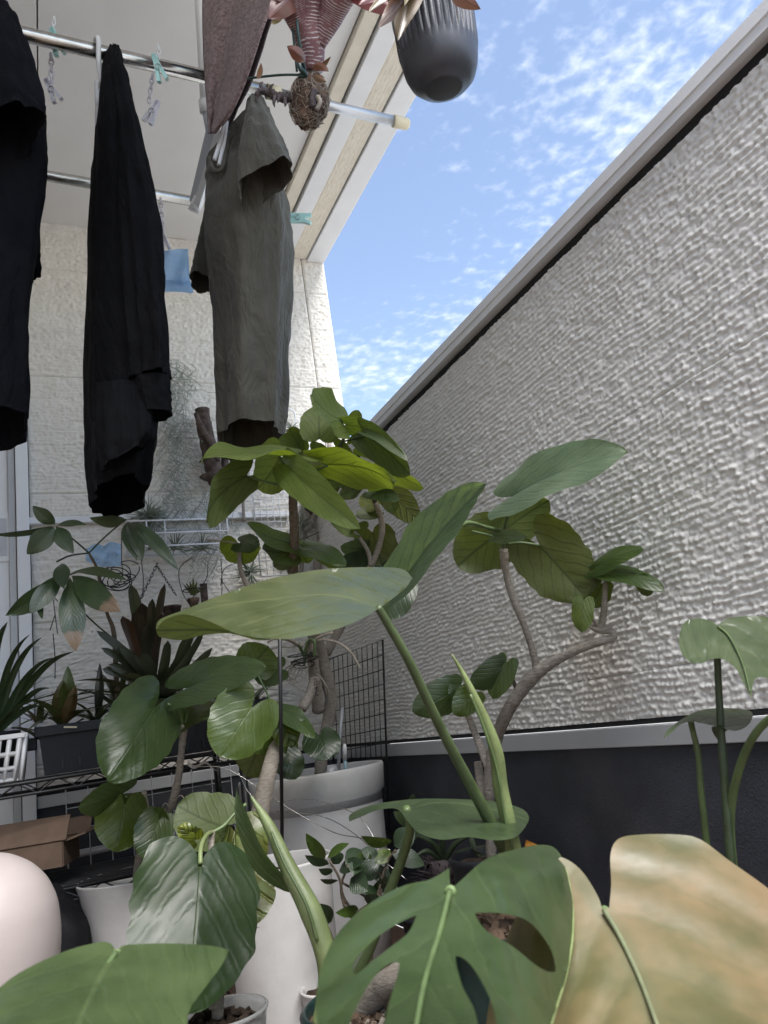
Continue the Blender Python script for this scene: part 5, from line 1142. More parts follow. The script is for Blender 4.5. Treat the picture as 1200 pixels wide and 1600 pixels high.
# white wire grid hung at the back of the rack
t = thing('wire_grid', (.30, 2.64, zr(-.2)), 'white wire grid panel behind the rack shelf', 'wire panel')
mb = MB(); GX0, GX1, GZ0, GZ1, GY = .06, .55, zr(-.30), zr(.0), 2.60
b = MB(); b.tube([(GX0, GY, GZ0), (GX1, GY, GZ0), (GX1, GY, GZ1), (GX0, GY, GZ1), (GX0, GY, GZ0)], .0028, 6); b.build('frame', 'white_wire', t)
for k in range(1, 8): x = GX0 + (GX1 - GX0) * k / 8; mb.tube([(x, GY, GZ0), (x, GY, GZ1)], .0014, 5)
for k in range(1, 5): z = GZ0 + (GZ1 - GZ0) * k / 5; mb.tube([(GX0, GY + .003, z), (GX1, GY + .003, z)], .0014, 5)
mb.build('wires', 'white_wire', t, kind='stuff')

def planter(x0, x1, y0, y1, z, h, lab):
    t = thing('planter', ((x0 + x1) / 2, (y0 + y1) / 2, z), lab, 'planter', 'black planters on the rack')
    m_ = .022; b = MB()
    lo = [(x0 + m_, y0 + m_, z), (x1 - m_, y0 + m_, z), (x1 - m_, y1 - m_, z), (x0 + m_, y1 - m_, z)]; k_ = .010
    hi = [(x0 + k_, y0 + k_, z + h - .012), (x1 - k_, y0 + k_, z + h - .012), (x1 - k_, y1 - k_, z + h - .012), (x0 + k_, y1 - k_, z + h - .012)]
    b.add(lo + hi, [(0, 3, 2, 1), (0, 1, 5, 4), (1, 2, 6, 5), (2, 3, 7, 6), (3, 0, 4, 7)], None, False)
    b.build('trough', 'black_plastic', t)
    for a, c_ in (((x0, y0, z + h - .026), (x1, y0 + .013, z + h)), ((x0, y1 - .013, z + h - .026), (x1, y1, z + h)), ((x0, y0 + .0135, z + h - .026), (x0 + .013, y1 - .0135, z + h)), ((x1 - .013, y0 + .0135, z + h - .026), (x1, y1 - .0135, z + h))):
        b = MB(); b.box(a, c_, .002); b.build('rim', 'black_plastic', t)
    b = MB(); b.box((x0 + .02, y0 + .02, z + h - .04), (x1 - .02, y1 - .02, z + h - .016)); b.build('soil', 'soil', t)
    for f in (.22, .36, .62, .78):
        x = x0 + (x1 - x0) * f; b = MB(); b.box((x - .002, y0 + .014, z + .012), (x + .002, y0 + .021, z + .036)); b.build('drain_slot', 'ink', t)
    b = MB(); b.box((x0 - .020, y0 + .05, z + h - .055), (x0 + .006, y1 - .05, z + h - .024), .003); b.build('end_grip', 'black_plastic', t)
    return t
pl = onY(50, 1143, 2.26); ph = .125
pz = ZS + .0
planter(pl[0] + .005, pl[0] + .305, 2.27, 2.44, pz, ph, 'black planter on the left half of the rack with a paper tag on its rim')
b = MB(); q = P(110, 1136, 2.02); b.obox(q, RM[:, 0] * .017, RM[:, 1] * .0022, FWD * .001); b.build('paper_tag', 'cream_plastic', bpy.data.objects['planter'])
planter(pl[0] + .325, pl[0] + .640, 2.27, 2.44, pz, ph, 'black planter on the right half of the rack behind the dull fig leaf')
# bromeliads
bg = 'bromeliads in the planters'
BR = (.055, .080, .034); BD = (.030, .044, .028); BM = (.050, .026, .026)
pb = P(98, 1132, 2.12)
t = thing('bromeliad', pb, 'small green bromeliad with a brownish cup at the left end of the black planter', 'bromeliad', bg)
rosette(t, pb, 12, .17, .036, [(.060, .095, .030), (.075, .085, .035)], (24, 62), .55, seed=31)
leaf(t, (97, 1132, 2.11), (98, 1062, 2.10), 30, (.085, .075, .035), 0, False, shape='ell', mat='strap', fold=.4, seed=32)
leaf(t, (103, 1130, 2.12), (106, 1040, 2.13), 24, (.060, .105, .026), 8, False, shape='ell', mat='strap', seed=33)
leaf(t, (100, 1134, 2.10), (118, 1070, 2.08), 20, (.10, .075, .045), 20, False, shape='ell', mat='strap', fold=.3, seed=34)
pb = P(62, 1130, 2.14)
t = thing('bromeliad', pb, 'tiny bromeliad pup at the very left corner of the black planter', 'bromeliad', bg)
rosette(t, pb, 7, .09, .022, [(.055, .07, .035), (.075, .05, .04)], (25, 65), .25, seed=35)
pb = P(150, 1128, 2.16)
t = thing('bromeliad', pb, 'low narrow-leaved bromeliad beside the dark upright ones', 'bromeliad', bg)
rosette(t, pb, 13, .14, .016, [(.030, .045, .030), (.050, .065, .045)], (18, 60), .7, seed=36)
leaf(t, (152, 1125, 2.18), (156, 1035, 2.2), 14, (.014, .018, .016), 10, False, shape='ell', mat='strap', seed=360)
pb = P(232, 1108, 2.20)
t = thing('bromeliad', pb, 'big dark bromeliad with maroon upright blades in the centre of the rack', 'bromeliad', bg)
rosette(t, pb, 15, .27, .045, [BD, (.030, .046, .026), (.020, .026, .022), (.050, .065, .060)], (14, 55), .70, seed=41, shape='round')
for x1, y1, w, cl_ in ((192, 962, 30, (.060, .034, .024)), (204, 912, 24, (.034, .052, .030)), (222, 942, 26, (.030, .022, .022)), (258, 912, 17, (.044, .040, .034)), (238, 935, 17, (.034, .036, .028)), (212, 955, 28, (.032, .026, .022)), (254, 958, 19, (.040, .030, .030)), (232, 975, 24, (.026, .028, .022))):
    leaf(t, (232 + (x1 - 228) * .25, 1075, 2.19), (x1, y1, 2.14 + .02 * math.sin(x1)), w, cl_, (x1 - 228) * 1.2, False, shape='round', mat='strap', fold=.3, bend=-.04, seed=x1)
for x1, y1, w in ((185, 1010, 16), (200, 1060, 15), (170, 1038, 15), (285, 1062, 16), (332, 1012, 13), (312, 1052, 13), (262, 1000, 15), (158, 1012, 12), (222, 1020, 18), (305, 968, 15), (318, 985, 12), (150, 985, 13), (160, 1045, 16), (300, 1020, 15)):
    leaf(t, (235, 1080, 2.18), (x1, y1, 2.08), w * 1.25, (.030, .040, .028), 30, False, shape='round', mat='strap', bend=.16, seed=x1 + 7)
pb = P(300, 1112, 2.22)
t = thing('bromeliad', pb, 'sparse strap-leaved bromeliad at the right end, half hidden by fig leaves', 'bromeliad', bg)
rosette(t, pb, 12, .20, .022, [BD, (.035, .045, .03)], (15, 60), .35, seed=43)
for (x, y, d_, n_, ln_, wd_, cl_, sd_, lb_) in ((188, 1112, 2.24, 15, .20, .024, [BD, (.034, .05, .03), (.05, .062, .05)], 151, 'tangled dark green bromeliad between the small one and the big maroon one'),
        (268, 1108, 2.22, 15, .22, .026, [BD, (.026, .036, .026), (.045, .058, .046)], 152, 'dark arching bromeliad just right of the big maroon one'),
        (345, 1106, 2.26, 16, .20, .022, [BD, (.04, .05, .036)], 153, 'grey-green tangled bromeliad behind the pale underside of the wide arching leaf')):
    pb = P(x, y, d_); t = thing('bromeliad', pb, lb_, 'bromeliad', bg)
    rosette(t, pb, n_, ln_, wd_, cl_, (16, 74), .55, seed=sd_)
pb = P(395, 1098, 2.3)
t = thing('bromeliad', pb, 'dark-leaved bromeliad in a small black pot just left of the thin black stake', 'bromeliad', bg)
rosette(t, pb, 14, .15, .018, [(.020, .034, .022), (.035, .052, .03)], (12, 60), .3, seed=44)
b = MB(); b.lathe([(.035, -.08), (.045, 0), (.047, 0), (.046, .006), (.03, .004)], pb, 24); b.build('pot_wall', 'black_plastic', t)
pb = P(-12, 1150, 2.0)
t = thing('bromeliad', pb, 'long strap-leaved bromeliad at the left edge above the white basket', 'bromeliad', bg)
rosette(t, pb, 15, .27, .026, [(.026, .048, .028), (.034, .058, .034)], (20, 65), .80, seed=45)
for x1, y1, w in ((66, 995, 15), (115, 1018, 16), (48, 990, 14), (82, 1028, 14), (78, 1075, 13), (12, 972, 24), (64, 1105, 12)):
    leaf(t, (-5, 1145, 2.0), (x1, y1, 1.92), w, (.030, .054, .032), 25, False, shape='strap', mat='strap', bend=-.20, fold=-.2, seed=x1 + 3)
b = MB(); b.lathe([(.05, -.09), (.062, 0), (.070, .001), (.070, .012), (.058, .010), (.02, .004)], P(-14, 1154, 2.0), 28); b.build('pot_wall', 'black_plastic', t)
pot_c = P(-14, 1154, 2.0)

# white basket
t = thing('basket', P(-20, 1205, 1.98), 'white plastic basket with square holes at the left edge of the rack', 'basket')
bx1 = P(40, 1146, 2.0)[0]; bz1 = P(40, 1146, 2.0)[2]; by0, by1, bx0, bz0 = 2.21, 2.40, -.42, ZS + .001
b = MB()
for a, c_ in (((bx0, by0 - .006, bz1 - .012), (bx1, by0 + .006, bz1)), ((bx0, by1 - .006, bz1 - .012), (bx1, by1 + .006, bz1)), ((bx1 - .006, by0 + .0065, bz1 - .012), (bx1 + .006, by1 - .0065, bz1))): b.box(a, c_, .002)
b.build('rim', 'white_plastic', t)
def bar_wall(name, pfun, n, rows):
    mb = MB()
    for k in range(n + 1):
        f = k / n; mb.tube([pfun(f, 0), pfun(f, 1)], .0060, 4)
    for r in rows: mb.tube([pfun(0, r), pfun(1, r)], .0060, 4)
    return mb.build(name, 'white_plastic', t, kind='stuff')
bar_wall('front_wall', lambda f, r: (bx0 + (bx1 - .012 - .016 * (1 - r) - bx0) * f, by0 + .016 * (1 - r), bz0 + (bz1 - .012 - bz0) * r), 16, (.02, .30, .64))
bar_wall('end_wall', lambda f, r: (bx1 - .012 * (1 - r), by0 + .01 + (by1 - by0 - .02) * f, bz0 + (bz1 - .012 - bz0) * r), 7, (.02, .30, .64))
b = MB(); b.box((bx0, by0 + .018, bz0 - .0005), (bx1 - .018, by1 - .018, bz0 + .003)); b.build('bottom', 'white_plastic', t)

# cardboard box on the lower shelf
ct, cz = P(100, 1300, 2.0), zr(-.285) + .003
t = thing('cardboard_box', P(30, 1350, 1.9), 'brown cardboard box with open flaps on the lower shelf', 'box')
A1, A2 = P(-60, 1385, 1.86), P(98, 1354, 1.90)
zt = P(98, 1316, 1.90)[2]; zl = min(A1[2], A2[2]); dx = unit(np.array((A2[0] - A1[0], A2[1] - A1[1], 0))); dy = np.array((-dx[1], dx[0], 0)); Ln = np.linalg.norm(A2 - A1); hh = zt - A2[2]
def plate(o, a, b_, th, name, mat='cardboard'):
    o, a, b_ = [np.asarray(q, float) for q in (o, a, b_)]; n = unit(np.cross(a, b_)) * th
    m_ = MB(); m_.obox(o + a / 2 + b_ / 2, a / 2, b_ / 2, n); return m_.build(name, mat, t)
O = A2 - dx * Ln; UP = np.array((0, 0, hh))
plate(O, dx * Ln, UP, .002, 'front_side'); plate(A2 + dy * .004, dy * .16, UP, .002, 'end_side'); plate(O + dy * .17, dx * Ln, UP, .002, 'rear_side'); plate(O + np.array((0, 0, .002)), dx * Ln, dy * .17, .002, 'bottom')
plate(O + UP + np.array((0, 0, .003)), dx * (Ln + .01), dy * .05 + np.array((0, 0, .055)), .002, 'flap'); plate(O + UP + dy * .166, dx * (Ln + .03), dy * .035 + np.array((0, 0, .040)), .002, 'flap')
plate(A2 + UP + dx * .004 + dy * .01, dy * .15, dx * .05 + np.array((0, 0, .012)), .002, 'flap')
# black bag / pot under it
t = thing('black_bag', P(110, 1450, 1.75), 'crumpled black plastic bag on the floor between the pale round pot and white pot', 'bag')
mb = MB(); V = []; cc = P(62, 1480, 1.80); seg = 36
for i, f in enumerate(np.linspace(0, 1, 18)):
    for k in range(seg):
        th = 2 * math.pi * k / seg; r = .118 * (1 - .15 * f) * (1 - max(0, f - .75) * 2.2) * (1 + .30 * (vnoise(math.cos(th) * 3 + 9, math.sin(th) * 3 + 9 + f * 4, 77) - .5))
        V.append((cc[0] + r * math.cos(th), cc[1] + r * math.sin(th), FLOORZ + f * (P(110, 1388, 1.8)[2] - FLOORZ) + .05 * (vnoise(math.cos(th) * 2 + 5, math.sin(th) * 2 + 5, 78) - .5) * f))
mb.grid(V, 18, seg, None, True); mb.f.append(tuple(17 * seg + k for k in range(seg))); mb.sm.append(True); mb.build('sack', 'bag', t)

# pale rounded pot very near the lens
c = P(-42, 1470, .95); rr_ = 128 * .95 / 1200
t = thing('round_pot', (c[0], c[1], c[2] - .2), 'pale pinkish white round-bodied pot cut off by the left edge', 'pot')
b = MB(); prof = [(rr_ * .55, -rr_ * 1.35), (rr_ * .80, -rr_ * 1.1), (rr_ * .95, -rr_ * .6), (rr_, -rr_ * .1), (rr_ * .97, rr_ * .28), (rr_ * .86, rr_ * .55), (rr_ * .68, rr_ * .76), (rr_ * .44, rr_ * .91), (rr_ * .22, rr_ * .97), (rr_ * .01, rr_ * .985)]
pp = np.array(prof); tt = np.linspace(0, len(pp) - 1, 50); prs = list(zip(np.interp(tt, range(len(pp)), pp[:, 0]), np.interp(tt, range(len(pp)), pp[:, 1])))
for _ in range(4): prs = [prs[0]] + [((a[0] + 2 * q[0] + e[0]) / 4, (a[1] + 2 * q[1] + e[1]) / 4) for a, q, e in zip(prs, prs[1:], prs[2:])] + [prs[-1]]
b.lathe(prs, c, 56); b.build('pot_wall', 'pale_round', t)
t2 = thing('pot_stand', (c[0], c[1], 0), 'stand under the pale round pot at the left edge', 'stand'); b = MB(); b.box((c[0] - .06, c[1] - .06, 0), (c[0] + .06, c[1] + .06, c[2] - rr_ * 1.36), .004); b.build('block', 'black_plastic', t2)

# =================================================================== PACHIRA
pc = P(182, 1128, 2.2)
t = thing('pachira', pc, 'pachira with whorls of long dark leaflets, some tips burnt brown, at the left', 'tree')
stem(t, [(186, 1130, 2.2), (182, 1060, 2.17), (178, 990, 2.12), (168, 960, 2.08), (158, 925, 2.0), (152, 890, 1.95), (140, 866, 1.9)], [.0085, .0075, .0065, .0045, .0038, .0034, .0030], 'bark_brown', 'trunk', 9, 8)
for a in ([(139, 864, 1.9), (115, 843, 1.88), (88, 823, 1.85)], [(139, 864, 1.9), (165, 838, 1.93), (197, 811, 1.95)], [(139, 864, 1.9), (110, 868, 1.88), (88, 878, 1.87)], [(150, 885, 1.94), (128, 892, 1.88), (108, 898, 1.83)], [(180, 1000, 2.13), (155, 980, 2.08), (128, 955, 2.03)]): stem(t, a, .0022, 'stem_dark', 'petiole', 6, 6)
PG = (.034, .062, .038)
for (x0, y0, x1, y1, w, ro, col, mt) in ((86, 819, 51, 790, 23, -18, PG, 'pachira'), (84, 822, -14, 834, 13, -45, (.026, .050, .030), 'pachira'), (85, 824, 42, 866, 32, -5, PG, 'pachira'), (88, 824, 115, 865, 26, 8, PG, 'pachira'), (91, 821, 135, 820, 14, -40, PG, 'pachira')):
    leaf(t, (x0, y0, 1.85), (x1, y1, 1.82), w, col, ro, False, shape='ell', mat=mt, fold=-.12, seed=x1 + 50)
for (x0, y0, x1, y1, w, ro, col, mt, sg) in ((104, 898, 8, 962, 34, -22, (.026, .052, .022), 'pachira', .0), (100, 896, 46, 958, 30, 10, (.026, .052, .022), 'pachira', .02), (96, 880, 100, 920, 26, 12, (.024, .044, .026), 'pachira', 0), (109, 902, 118, 1016, 40, 6, (.026, .056, .020), 'pachira_burnt', .03),
     (112, 900, 186, 954, 40, 10, (.028, .058, .022), 'pachira_burnt', .03), (112, 896, 192, 898, 18, -42, (.034, .055, .024), 'pachira', .10), (60, 940, 66, 968, 10, 0, PG, 'pachira', 0)):
    leaf(t, (x0, y0, 1.83), (x1, y1, 1.74), w, col, ro, False, shape='obov', mat=mt, fold=-.10, sag=sg, seed=x1 + 60)
for (x0, y0, x1, y1, w, ro, col) in ((195, 812, 143, 812, 22, -30, (.060, .095, .070)), (199, 815, 212, 872, 24, 10, (.060, .095, .075)), (203, 817, 222, 872, 26, -8, (.060, .092, .072)), (205, 816, 278, 886, 24, -20, (.058, .095, .075))):
    leaf(t, (x0, y0, 1.95), (x1, y1, 1.86), w, col, ro, False, shape='ell', mat='pachira', fold=-.15, sag=.08, seed=x1 + 70)

# blue rag behind the pachira
t = thing('blue_rag', P(165, 865, 2.4), 'crumpled light blue plastic rag hanging behind the pachira leaves', 'cloth')
mb = MB(); V = []
for f in np.linspace(0, 1, 14):
    for s in np.linspace(0, 1, 18):
        x = 134 + 55 * s; top = 858 - 9 * math.sin(s * 3.0) - 6 * s + 7 * math.exp(-((s - .5) / .12) ** 2); bot = 876 + 12 * min(1, s * 2.2) - 4 * s
        V.append(P(x, top + (bot - top) * f, 2.40 + .03 * (vnoise(s * 6, f * 5, 90) - .5)))
mb.grid(V, 14, 18); mb.build('sheet', 'blue_cloth', t)

# =================================================================== THINGS ON THE END WALL
WY = YB - .03
def W(px, py, off=.03): return onY(px, py, YB - off)
lg0, lg1 = W(36, 815), W(452, 802)
t = thing('wall_bar', (lg0 + lg1) / 2, 'pale grey horizontal bar screwed across the end wall behind the air plants', 'bar')
b = MB(); z_ = (lg0[2] + lg1[2]) / 2; b.box((lg0[0], YB - .034, z_ - .012), (lg1[0], YB - .008, z_ + .012), .002); b.build('bar', 'white_trim', t)
t = thing('wire_grid', W(430, 720), 'white wire grid on the end wall with air plants, below the olive t-shirt', 'wire panel')
ga, gb = W(392, 690), W(470, 905); b = MB(); gx0, gx1, gz1, gz0 = W(392, 760)[0], W(482, 700)[0], W(430, 692)[2], W(430, 900)[2]
b.tube([(gx0, YB - .04, gz0), (gx1, YB - .04, gz0), (gx1, YB - .04, gz1), (gx0, YB - .04, gz1), (gx0, YB - .04, gz0)], .003, 6); b.build('frame', 'white_wire', t)
mb = MB()
for k in range(1, 10): x = gx0 + (gx1 - gx0) * k / 10; mb.tube([(x, YB - .04, gz0), (x, YB - .04, gz1)], .0015, 5)
for k in range(1, 18): z = gz0 + (gz1 - gz0) * k / 18; mb.tube([(gx0, YB - .042, z), (gx1, YB - .042, z)], .0015, 5)
mb.build('wires', 'white_wire', t, kind='stuff')
b = MB(); hk = W(452, 640, .03); b.tube(smooth_path([W(462, 668), W(460, 645), W(448, 638), W(440, 640)], 6), .003, 6); b.build('hook', 'white_wire', t)
# basket
t = thing('wire_basket', W(285, 850), 'white wire basket of small air plants fixed to the end wall', 'basket')
x0, x1 = W(195, 850)[0], W(345, 850)[0]; zb_, zt_ = W(270, 866)[2], W(270, 828)[2]; ya, yb_ = YB - .16, YB - .03
mb = MB()
for z in (zb_, (zb_ + zt_) / 2, zt_):
    b = MB(); b.tube([(x0, ya, z), (x1, ya, z), (x1, yb_, z), (x0, yb_, z), (x0, ya, z)], .0030, 6); b.build('rail', 'white_wire', t)
for f in (0, .18, .36, .92, 1.):
    x = x0 + (x1 - x0) * f; mb.tube([(x, yb_, zt_), (x, yb_, zb_), (x, ya, zb_), (x, ya, zt_)], .0024, 6)
mb.build('wires', 'white_wire', t, kind='stuff')
b = MB(); b.tube([(x0 + .01, YB - .02, zt_ + .10), (x0 + .01, YB - .02, zb_)], .003, 6); b.build('hanger_wire', 'white_wire', t)
def tuft(name, p, n, ln, r, mat, lab, cat='air plant', seed=1, el=(-20, 80), curl=.5, grp='air plants on the end wall', tube=True):
    t = thing(name, p, lab, cat, grp); rs = random.Random(seed); mb = MB()
    for i in range(n):
        a = rs.uniform(0, 6.28); e = R(rs.uniform(*el)); l = ln * rs.uniform(.6, 1.1)
        d = FLATR * math.cos(a) * math.cos(e) + FLATF * math.sin(a) * math.cos(e) + np.array((0, 0, math.sin(e))); q = np.asarray(p, float); pts = [q]
        k_ = np.array((rs.gauss(0, 1), rs.gauss(0, .5), rs.gauss(-.5, .6))) * curl
        for s in range(7): d = unit(d + k_ * .22); q = q + d * l / 7; pts.append(q)
        mb.tube(pts, [r, r * .85, r * .5, r * .15], 5)
    mb.build('blades', mat, t, kind='stuff'); return t
pb_ = (x0 + x1) / 2; 
for i, (px, cnt) in enumerate(((235, 26), (275, 22), (315, 26))):
    p = onY(px, 858, YB - .10); tuft('air_plant', p, cnt, .075, .0035, 'air_green', ('wispy air plant in the left of the wire basket', 'wispy air plant in the middle of the wire basket', 'wispy air plant in the right of the wire basket')[i], seed=60 + i, el=(0, 85))
tuft('air_plant', W(232, 808, .07), 150, .085, .0030, 'air_green', 'dense grassy air plant clump below the hem of the black shirt', seed=64, el=(-60, 70), curl=.7)
tuft('air_plant', W(378, 770, .06), 26, .075, .0030, 'air_green', 'spiky air plant on a stub below the drooping fig leaf', seed=65, el=(10, 80))
stem(bpy.data.objects['air_plant.004'], [W(381, 815, .05), W(380, 790, .05), W(378, 772, .05)], .006, 'bark', 'stub', 7, 5, True)
tuft('air_plant', W(390, 895, .07), 34, .085, .0042, 'air_green', 'curly grey air plant below the round-leaved sapling', seed=66, el=(-40, 60), curl=1.1)
tuft('air_plant', W(455, 672, .06), 26, .055, .0028, 'air_green', 'small air plant hooked high on the wall right of the olive t-shirt', seed=67, el=(0, 80))
tuft('air_plant', W(358, 700, .07), 30, .075, .0030, 'air_green', 'air plant fastened to the side of the driftwood', seed=68, el=(-20, 70))
tuft('air_plant', W(520, 800, .05), 40, .13, .0022, 'air_green', 'thin trailing air plant in the wall corner behind the tall fig', seed=69, el=(-80, 40), curl=.8)
tuft('air_plant', W(470, 820, .06), 40, .12, .0020, 'air_green', 'whiskery air plant hanging from the white grid', seed=70, el=(-70, 60), curl=.8)
# hanging silver moss
def moss(p0, wpx, hpx, n, seed, lab):
    t = thing('hanging_moss', W(*p0), lab, 'air plant', 'silver moss curtains on the end wall'); rs = random.Random(seed); mb = MB()
    for i in range(n):
        x = p0[0] + rs.gauss(0, 1) * wpx * .35; y = p0[1] + rs.random() ** 1.2 * hpx * .75; q = np.array(W(x, y, .04 + rs.random() * .07)); pts = [q]; a = rs.uniform(0, 6.28)
        w_ = rs.gauss(0, .5)
        for s in range(20):
            w_ = .7 * w_ + rs.gauss(0, .35); a += w_; q = q + np.array((math.cos(a) * .0058, math.sin(a) * .003, -.0042 + .0045 * math.sin(a * 1.3))); pts.append(q)
        mb.tube(pts, .0011, 3, False)
    mb.build('strands', 'moss', t, kind='stuff')
moss((272, 560), 36, 330, 250, 5, 'curtain of silver hanging moss beside the black shirt sleeve')
moss((330, 760), 50, 150, 70, 6, 'thin wisps of silver hanging moss under the driftwood')
# driftwood
t = thing('driftwood', W(335, 690), 'dark driftwood stump mounted on the end wall between the moss and the olive t-shirt', 'driftwood')
stem(t, [W(316, 640, .08), W(320, 670, .08), W(330, 715, .08), W(338, 755, .09)], [.026, .030, .032, .028], 'driftwood', 'limb', 12, 8, True, .22)
stem(t, [W(306, 646, .11), W(316, 672, .12), W(334, 700, .12), W(340, 722, .10)], [.008, .013, .015, .010], 'driftwood', 'limb', 10, 8, True, .25)
stem(t, [W(352, 700, .07), W(350, 730, .07), W(338, 762, .08)], [.012, .014, .010], 'driftwood', 'limb', 10, 8, True, .25)
stem(t, [W(312, 722, .1), W(325, 712, .1), W(332, 715, .09)], [.003, .008, .012], 'driftwood', 'limb', 8, 8, True, .2)
b = MB(); b.lathe([(.004, -.02), (.022, -.012), (.026, .0), (.018, .012), (.004, .016)], W(326, 745, .1), 10, lambda th, i, z: 1 + .4 * math.sin(th * 3 + i)); b.build('knot', 'driftwood', t)
# dark dead stems and corner driftwood
t = thing('driftwood', W(490, 800), 'tall pale driftwood branches standing in the wall corner behind the tall fig', 'driftwood')
for a, r in (([W(515, 690, .06), W(508, 760, .06), W(500, 840, .06), W(492, 940, .06)], .012), ([W(500, 770, .05), W(478, 830, .05), W(470, 900, .05)], .007), ([W(480, 770, .08), W(492, 800, .08), W(478, 830, .08)], .010)): stem(t, a, [r * .7, r, r * 1.1], 'bark_pale' if r > .011 else 'bark', 'limb', 9, 8, True, .2)
b = MB(); b.lathe([(.003, -.05), (.018, -.03), (.022, 0), (.012, .035), (.003, .05)], W(485, 785, .08), 12, lambda th, i, z: 1 + .5 * math.sin(th * 2 + i)); b.build('knot', 'driftwood', t)
# small green bromeliad in wire holder + black rings
t = thing('wall_bromeliad', W(302, 925, .1), 'small green rosette bromeliad held in a black wire ring on the wall', 'bromeliad')
rosette(t, W(302, 930, .1), 16, .055, .014, (.085, .105, .050), (15, 75), .15, seed=71)
b = MB(); c = W(302, 922, .1); b.tube([c + FLATR * .036 * math.cos(q) + FLATF * .036 * math.sin(q) for q in np.linspace(0, 6.28, 24)], .002, 5, False); b.build('wire_ring', 'black_wire', t)
b = MB(); b.lathe([(.010, -.035), (.020, -.01), (.022, .0), (.012, .0)], W(302, 935, .1), 14); b.build('cup', 'rootball', t)
b = MB(); a_ = W(318, 912, .06); e_ = W(322, 970, .06); b.obox((a_ + e_) / 2, (.012, 0, 0), (0, .006, 0), (0, 0, abs(a_[2] - e_[2]) / 2)); b.build('slat', 'driftwood', t)
t = thing('wire_tangle', W(185, 905, .12), 'loops of thin black wire hanging on the wall by the pachira', 'wire')
rs = random.Random(12)
for k in range(7):
    c = W(185 + rs.uniform(-14, 12), 905 + rs.uniform(-14, 14), .12); r = rs.uniform(.035, .055); ph_ = rs.uniform(0, 6.28); ti = rs.uniform(-.9, .9)
    b = MB(); b.tube([c + FLATR * r * math.cos(q) + (np.array((0, 0, 1)) * math.cos(ti) + FLATF * math.sin(ti)) * r * math.sin(q) * .8 for q in np.linspace(ph_, ph_ + 6.1, 26)], .0019, 5, False); b.build('loop', 'black_wire', t)
t = thing('hanging_wires', W(270, 940, .08), 'fine black wires and chains dangling below the white wire basket', 'wire')
for a in ([(220, 870), (224, 905), (222, 935)], [(345, 872), (347, 905), (346, 940)], [(190, 830), (190, 870), (192, 905)], [(300, 870), (280, 890), (285, 925), (300, 950)], [(325, 880), (322, 905), (300, 935)], [(345, 905), (360, 935), (330, 960)], [(83, 990), (86, 1030), (86, 1060)], [(91, 940), (84, 935), (86, 960), (90, 990)], [(86, 960), (78, 985)], [(395, 890), (372, 880), (350, 890), (345, 915)], [(445, 850), (500, 830), (560, 780), (585, 770)]):
    b = MB(); b.tube(smooth_path([W(x, y, .08) for x, y in a], 7), .0016, 5); b.build('strand', 'black_wire', t)
for a, c_ in (((246, 880), (218, 940)), ((246, 885), (275, 930))):
    mb = MB(); A = W(*a, .09); B_ = W(*c_, .09); ax = unit(B_ - A); n_ = 11; l_ = np.linalg.norm(B_ - A) / n_
    for i in range(n_):
        q0 = A + (B_ - A) * (i + .5) / n_; s_ = unit(np.cross(ax, FWD if i % 2 else FWD + FLATR)); mb.tube([q0 + ax * l_ * .66 * math.cos(q) + s_ * l_ * .32 * math.sin(q) for q in np.linspace(0, 6.28, 9)], .0012, 4, False)
    mb.build('chain', 'black_wire', t, kind='stuff')
t = thing('wall_pot', W(270, 955, .12), 'small grey hanging pot on fine wires beneath the wire basket', 'pot')
b = MB(); b.lathe([(.022, -.06), (.032, 0), (.034, 0), (.034, .006), (.028, .004)], W(268, 950, .12), 20); b.build('pot_wall', 'driftwood', t)

# =================================================================== CORNER PIECES
t = thing('mesh_panel', P(560, 1090, 2.4), 'black wire mesh panel leaning in the corner behind the tallest white pot', 'wire panel')
q00, q10, q11, q01 = P(514, 1030, 2.62), P(598, 1000, 2.34), P(608, 1300, 2.30), P(526, 1300, 2.58)
def bil(u, v): return (q00 * (1 - u) + q10 * u) * (1 - v) + (q01 * (1 - u) + q11 * u) * v
b = MB(); b.tube([bil(0, 1), bil(0, 0), bil(1, 0), bil(1, 1), bil(0, 1)], .0038, 6); b.build('frame', 'black_wire', t)
mb = MB()
for k in range(1, 11): mb.tube([bil(k / 11, 0), bil(k / 11, 1)], .0016, 5)
for k in range(1, 13): mb.tube([bil(0, k / 13) + FWD * -.004, bil(1, k / 13) + FWD * -.004], .0016, 5)
mb.build('wires', 'black_wire', t, kind='stuff')
t = thing('plant_stake', P(441, 1290, 1.5), 'thin black stake standing upright in front of the tallest white pot', 'stake')
b = MB(); b.tube([P(437, 985, 1.55), P(439, 1130, 1.55), P(441, 1340, 1.58)], .0040, 8); b.build('rod', 'black_wire', t)
t = thing('water_gauge', P(540, 1195, 2.15), 'white-tipped blue-grey moisture stick standing in the tallest white pot', 'gauge')
b = MB(); b.tube([P(542, 1235, 2.2), P(539, 1186, 2.2)], .0052, 10); b.build('tube', simple('bluegrey_plastic', (.22, .34, .38), .35), t)
b = MB(); b.tube([P(539, 1187, 2.2), P(538.5, 1168, 2.2), P(538.5, 1163, 2.2)], [.0066, .0064, .004], 12); b.build('tip', 'white_plastic', t)
t = thing('support_stick', P(530, 1150, 2.3), 'slim grey stick standing in the tallest white pot before the mesh panel', 'stake')
b = MB(); b.tube([P(528, 1230, 2.26), P(531, 1150, 2.28), P(535, 1105, 2.3)], .0055, 8); b.build('rod', 'grey_metal', t)
b = MB(); b.lathe([(.05, -.05), (.026, .02), (.02, .03)], P(517, 1212, 2.27), 20); b.build('foot', 'grey_metal', t)
t = thing('loose_wire', P(520, 1290, 1.9), 'thin bare wires trailing across the tallest white pot', 'wire')
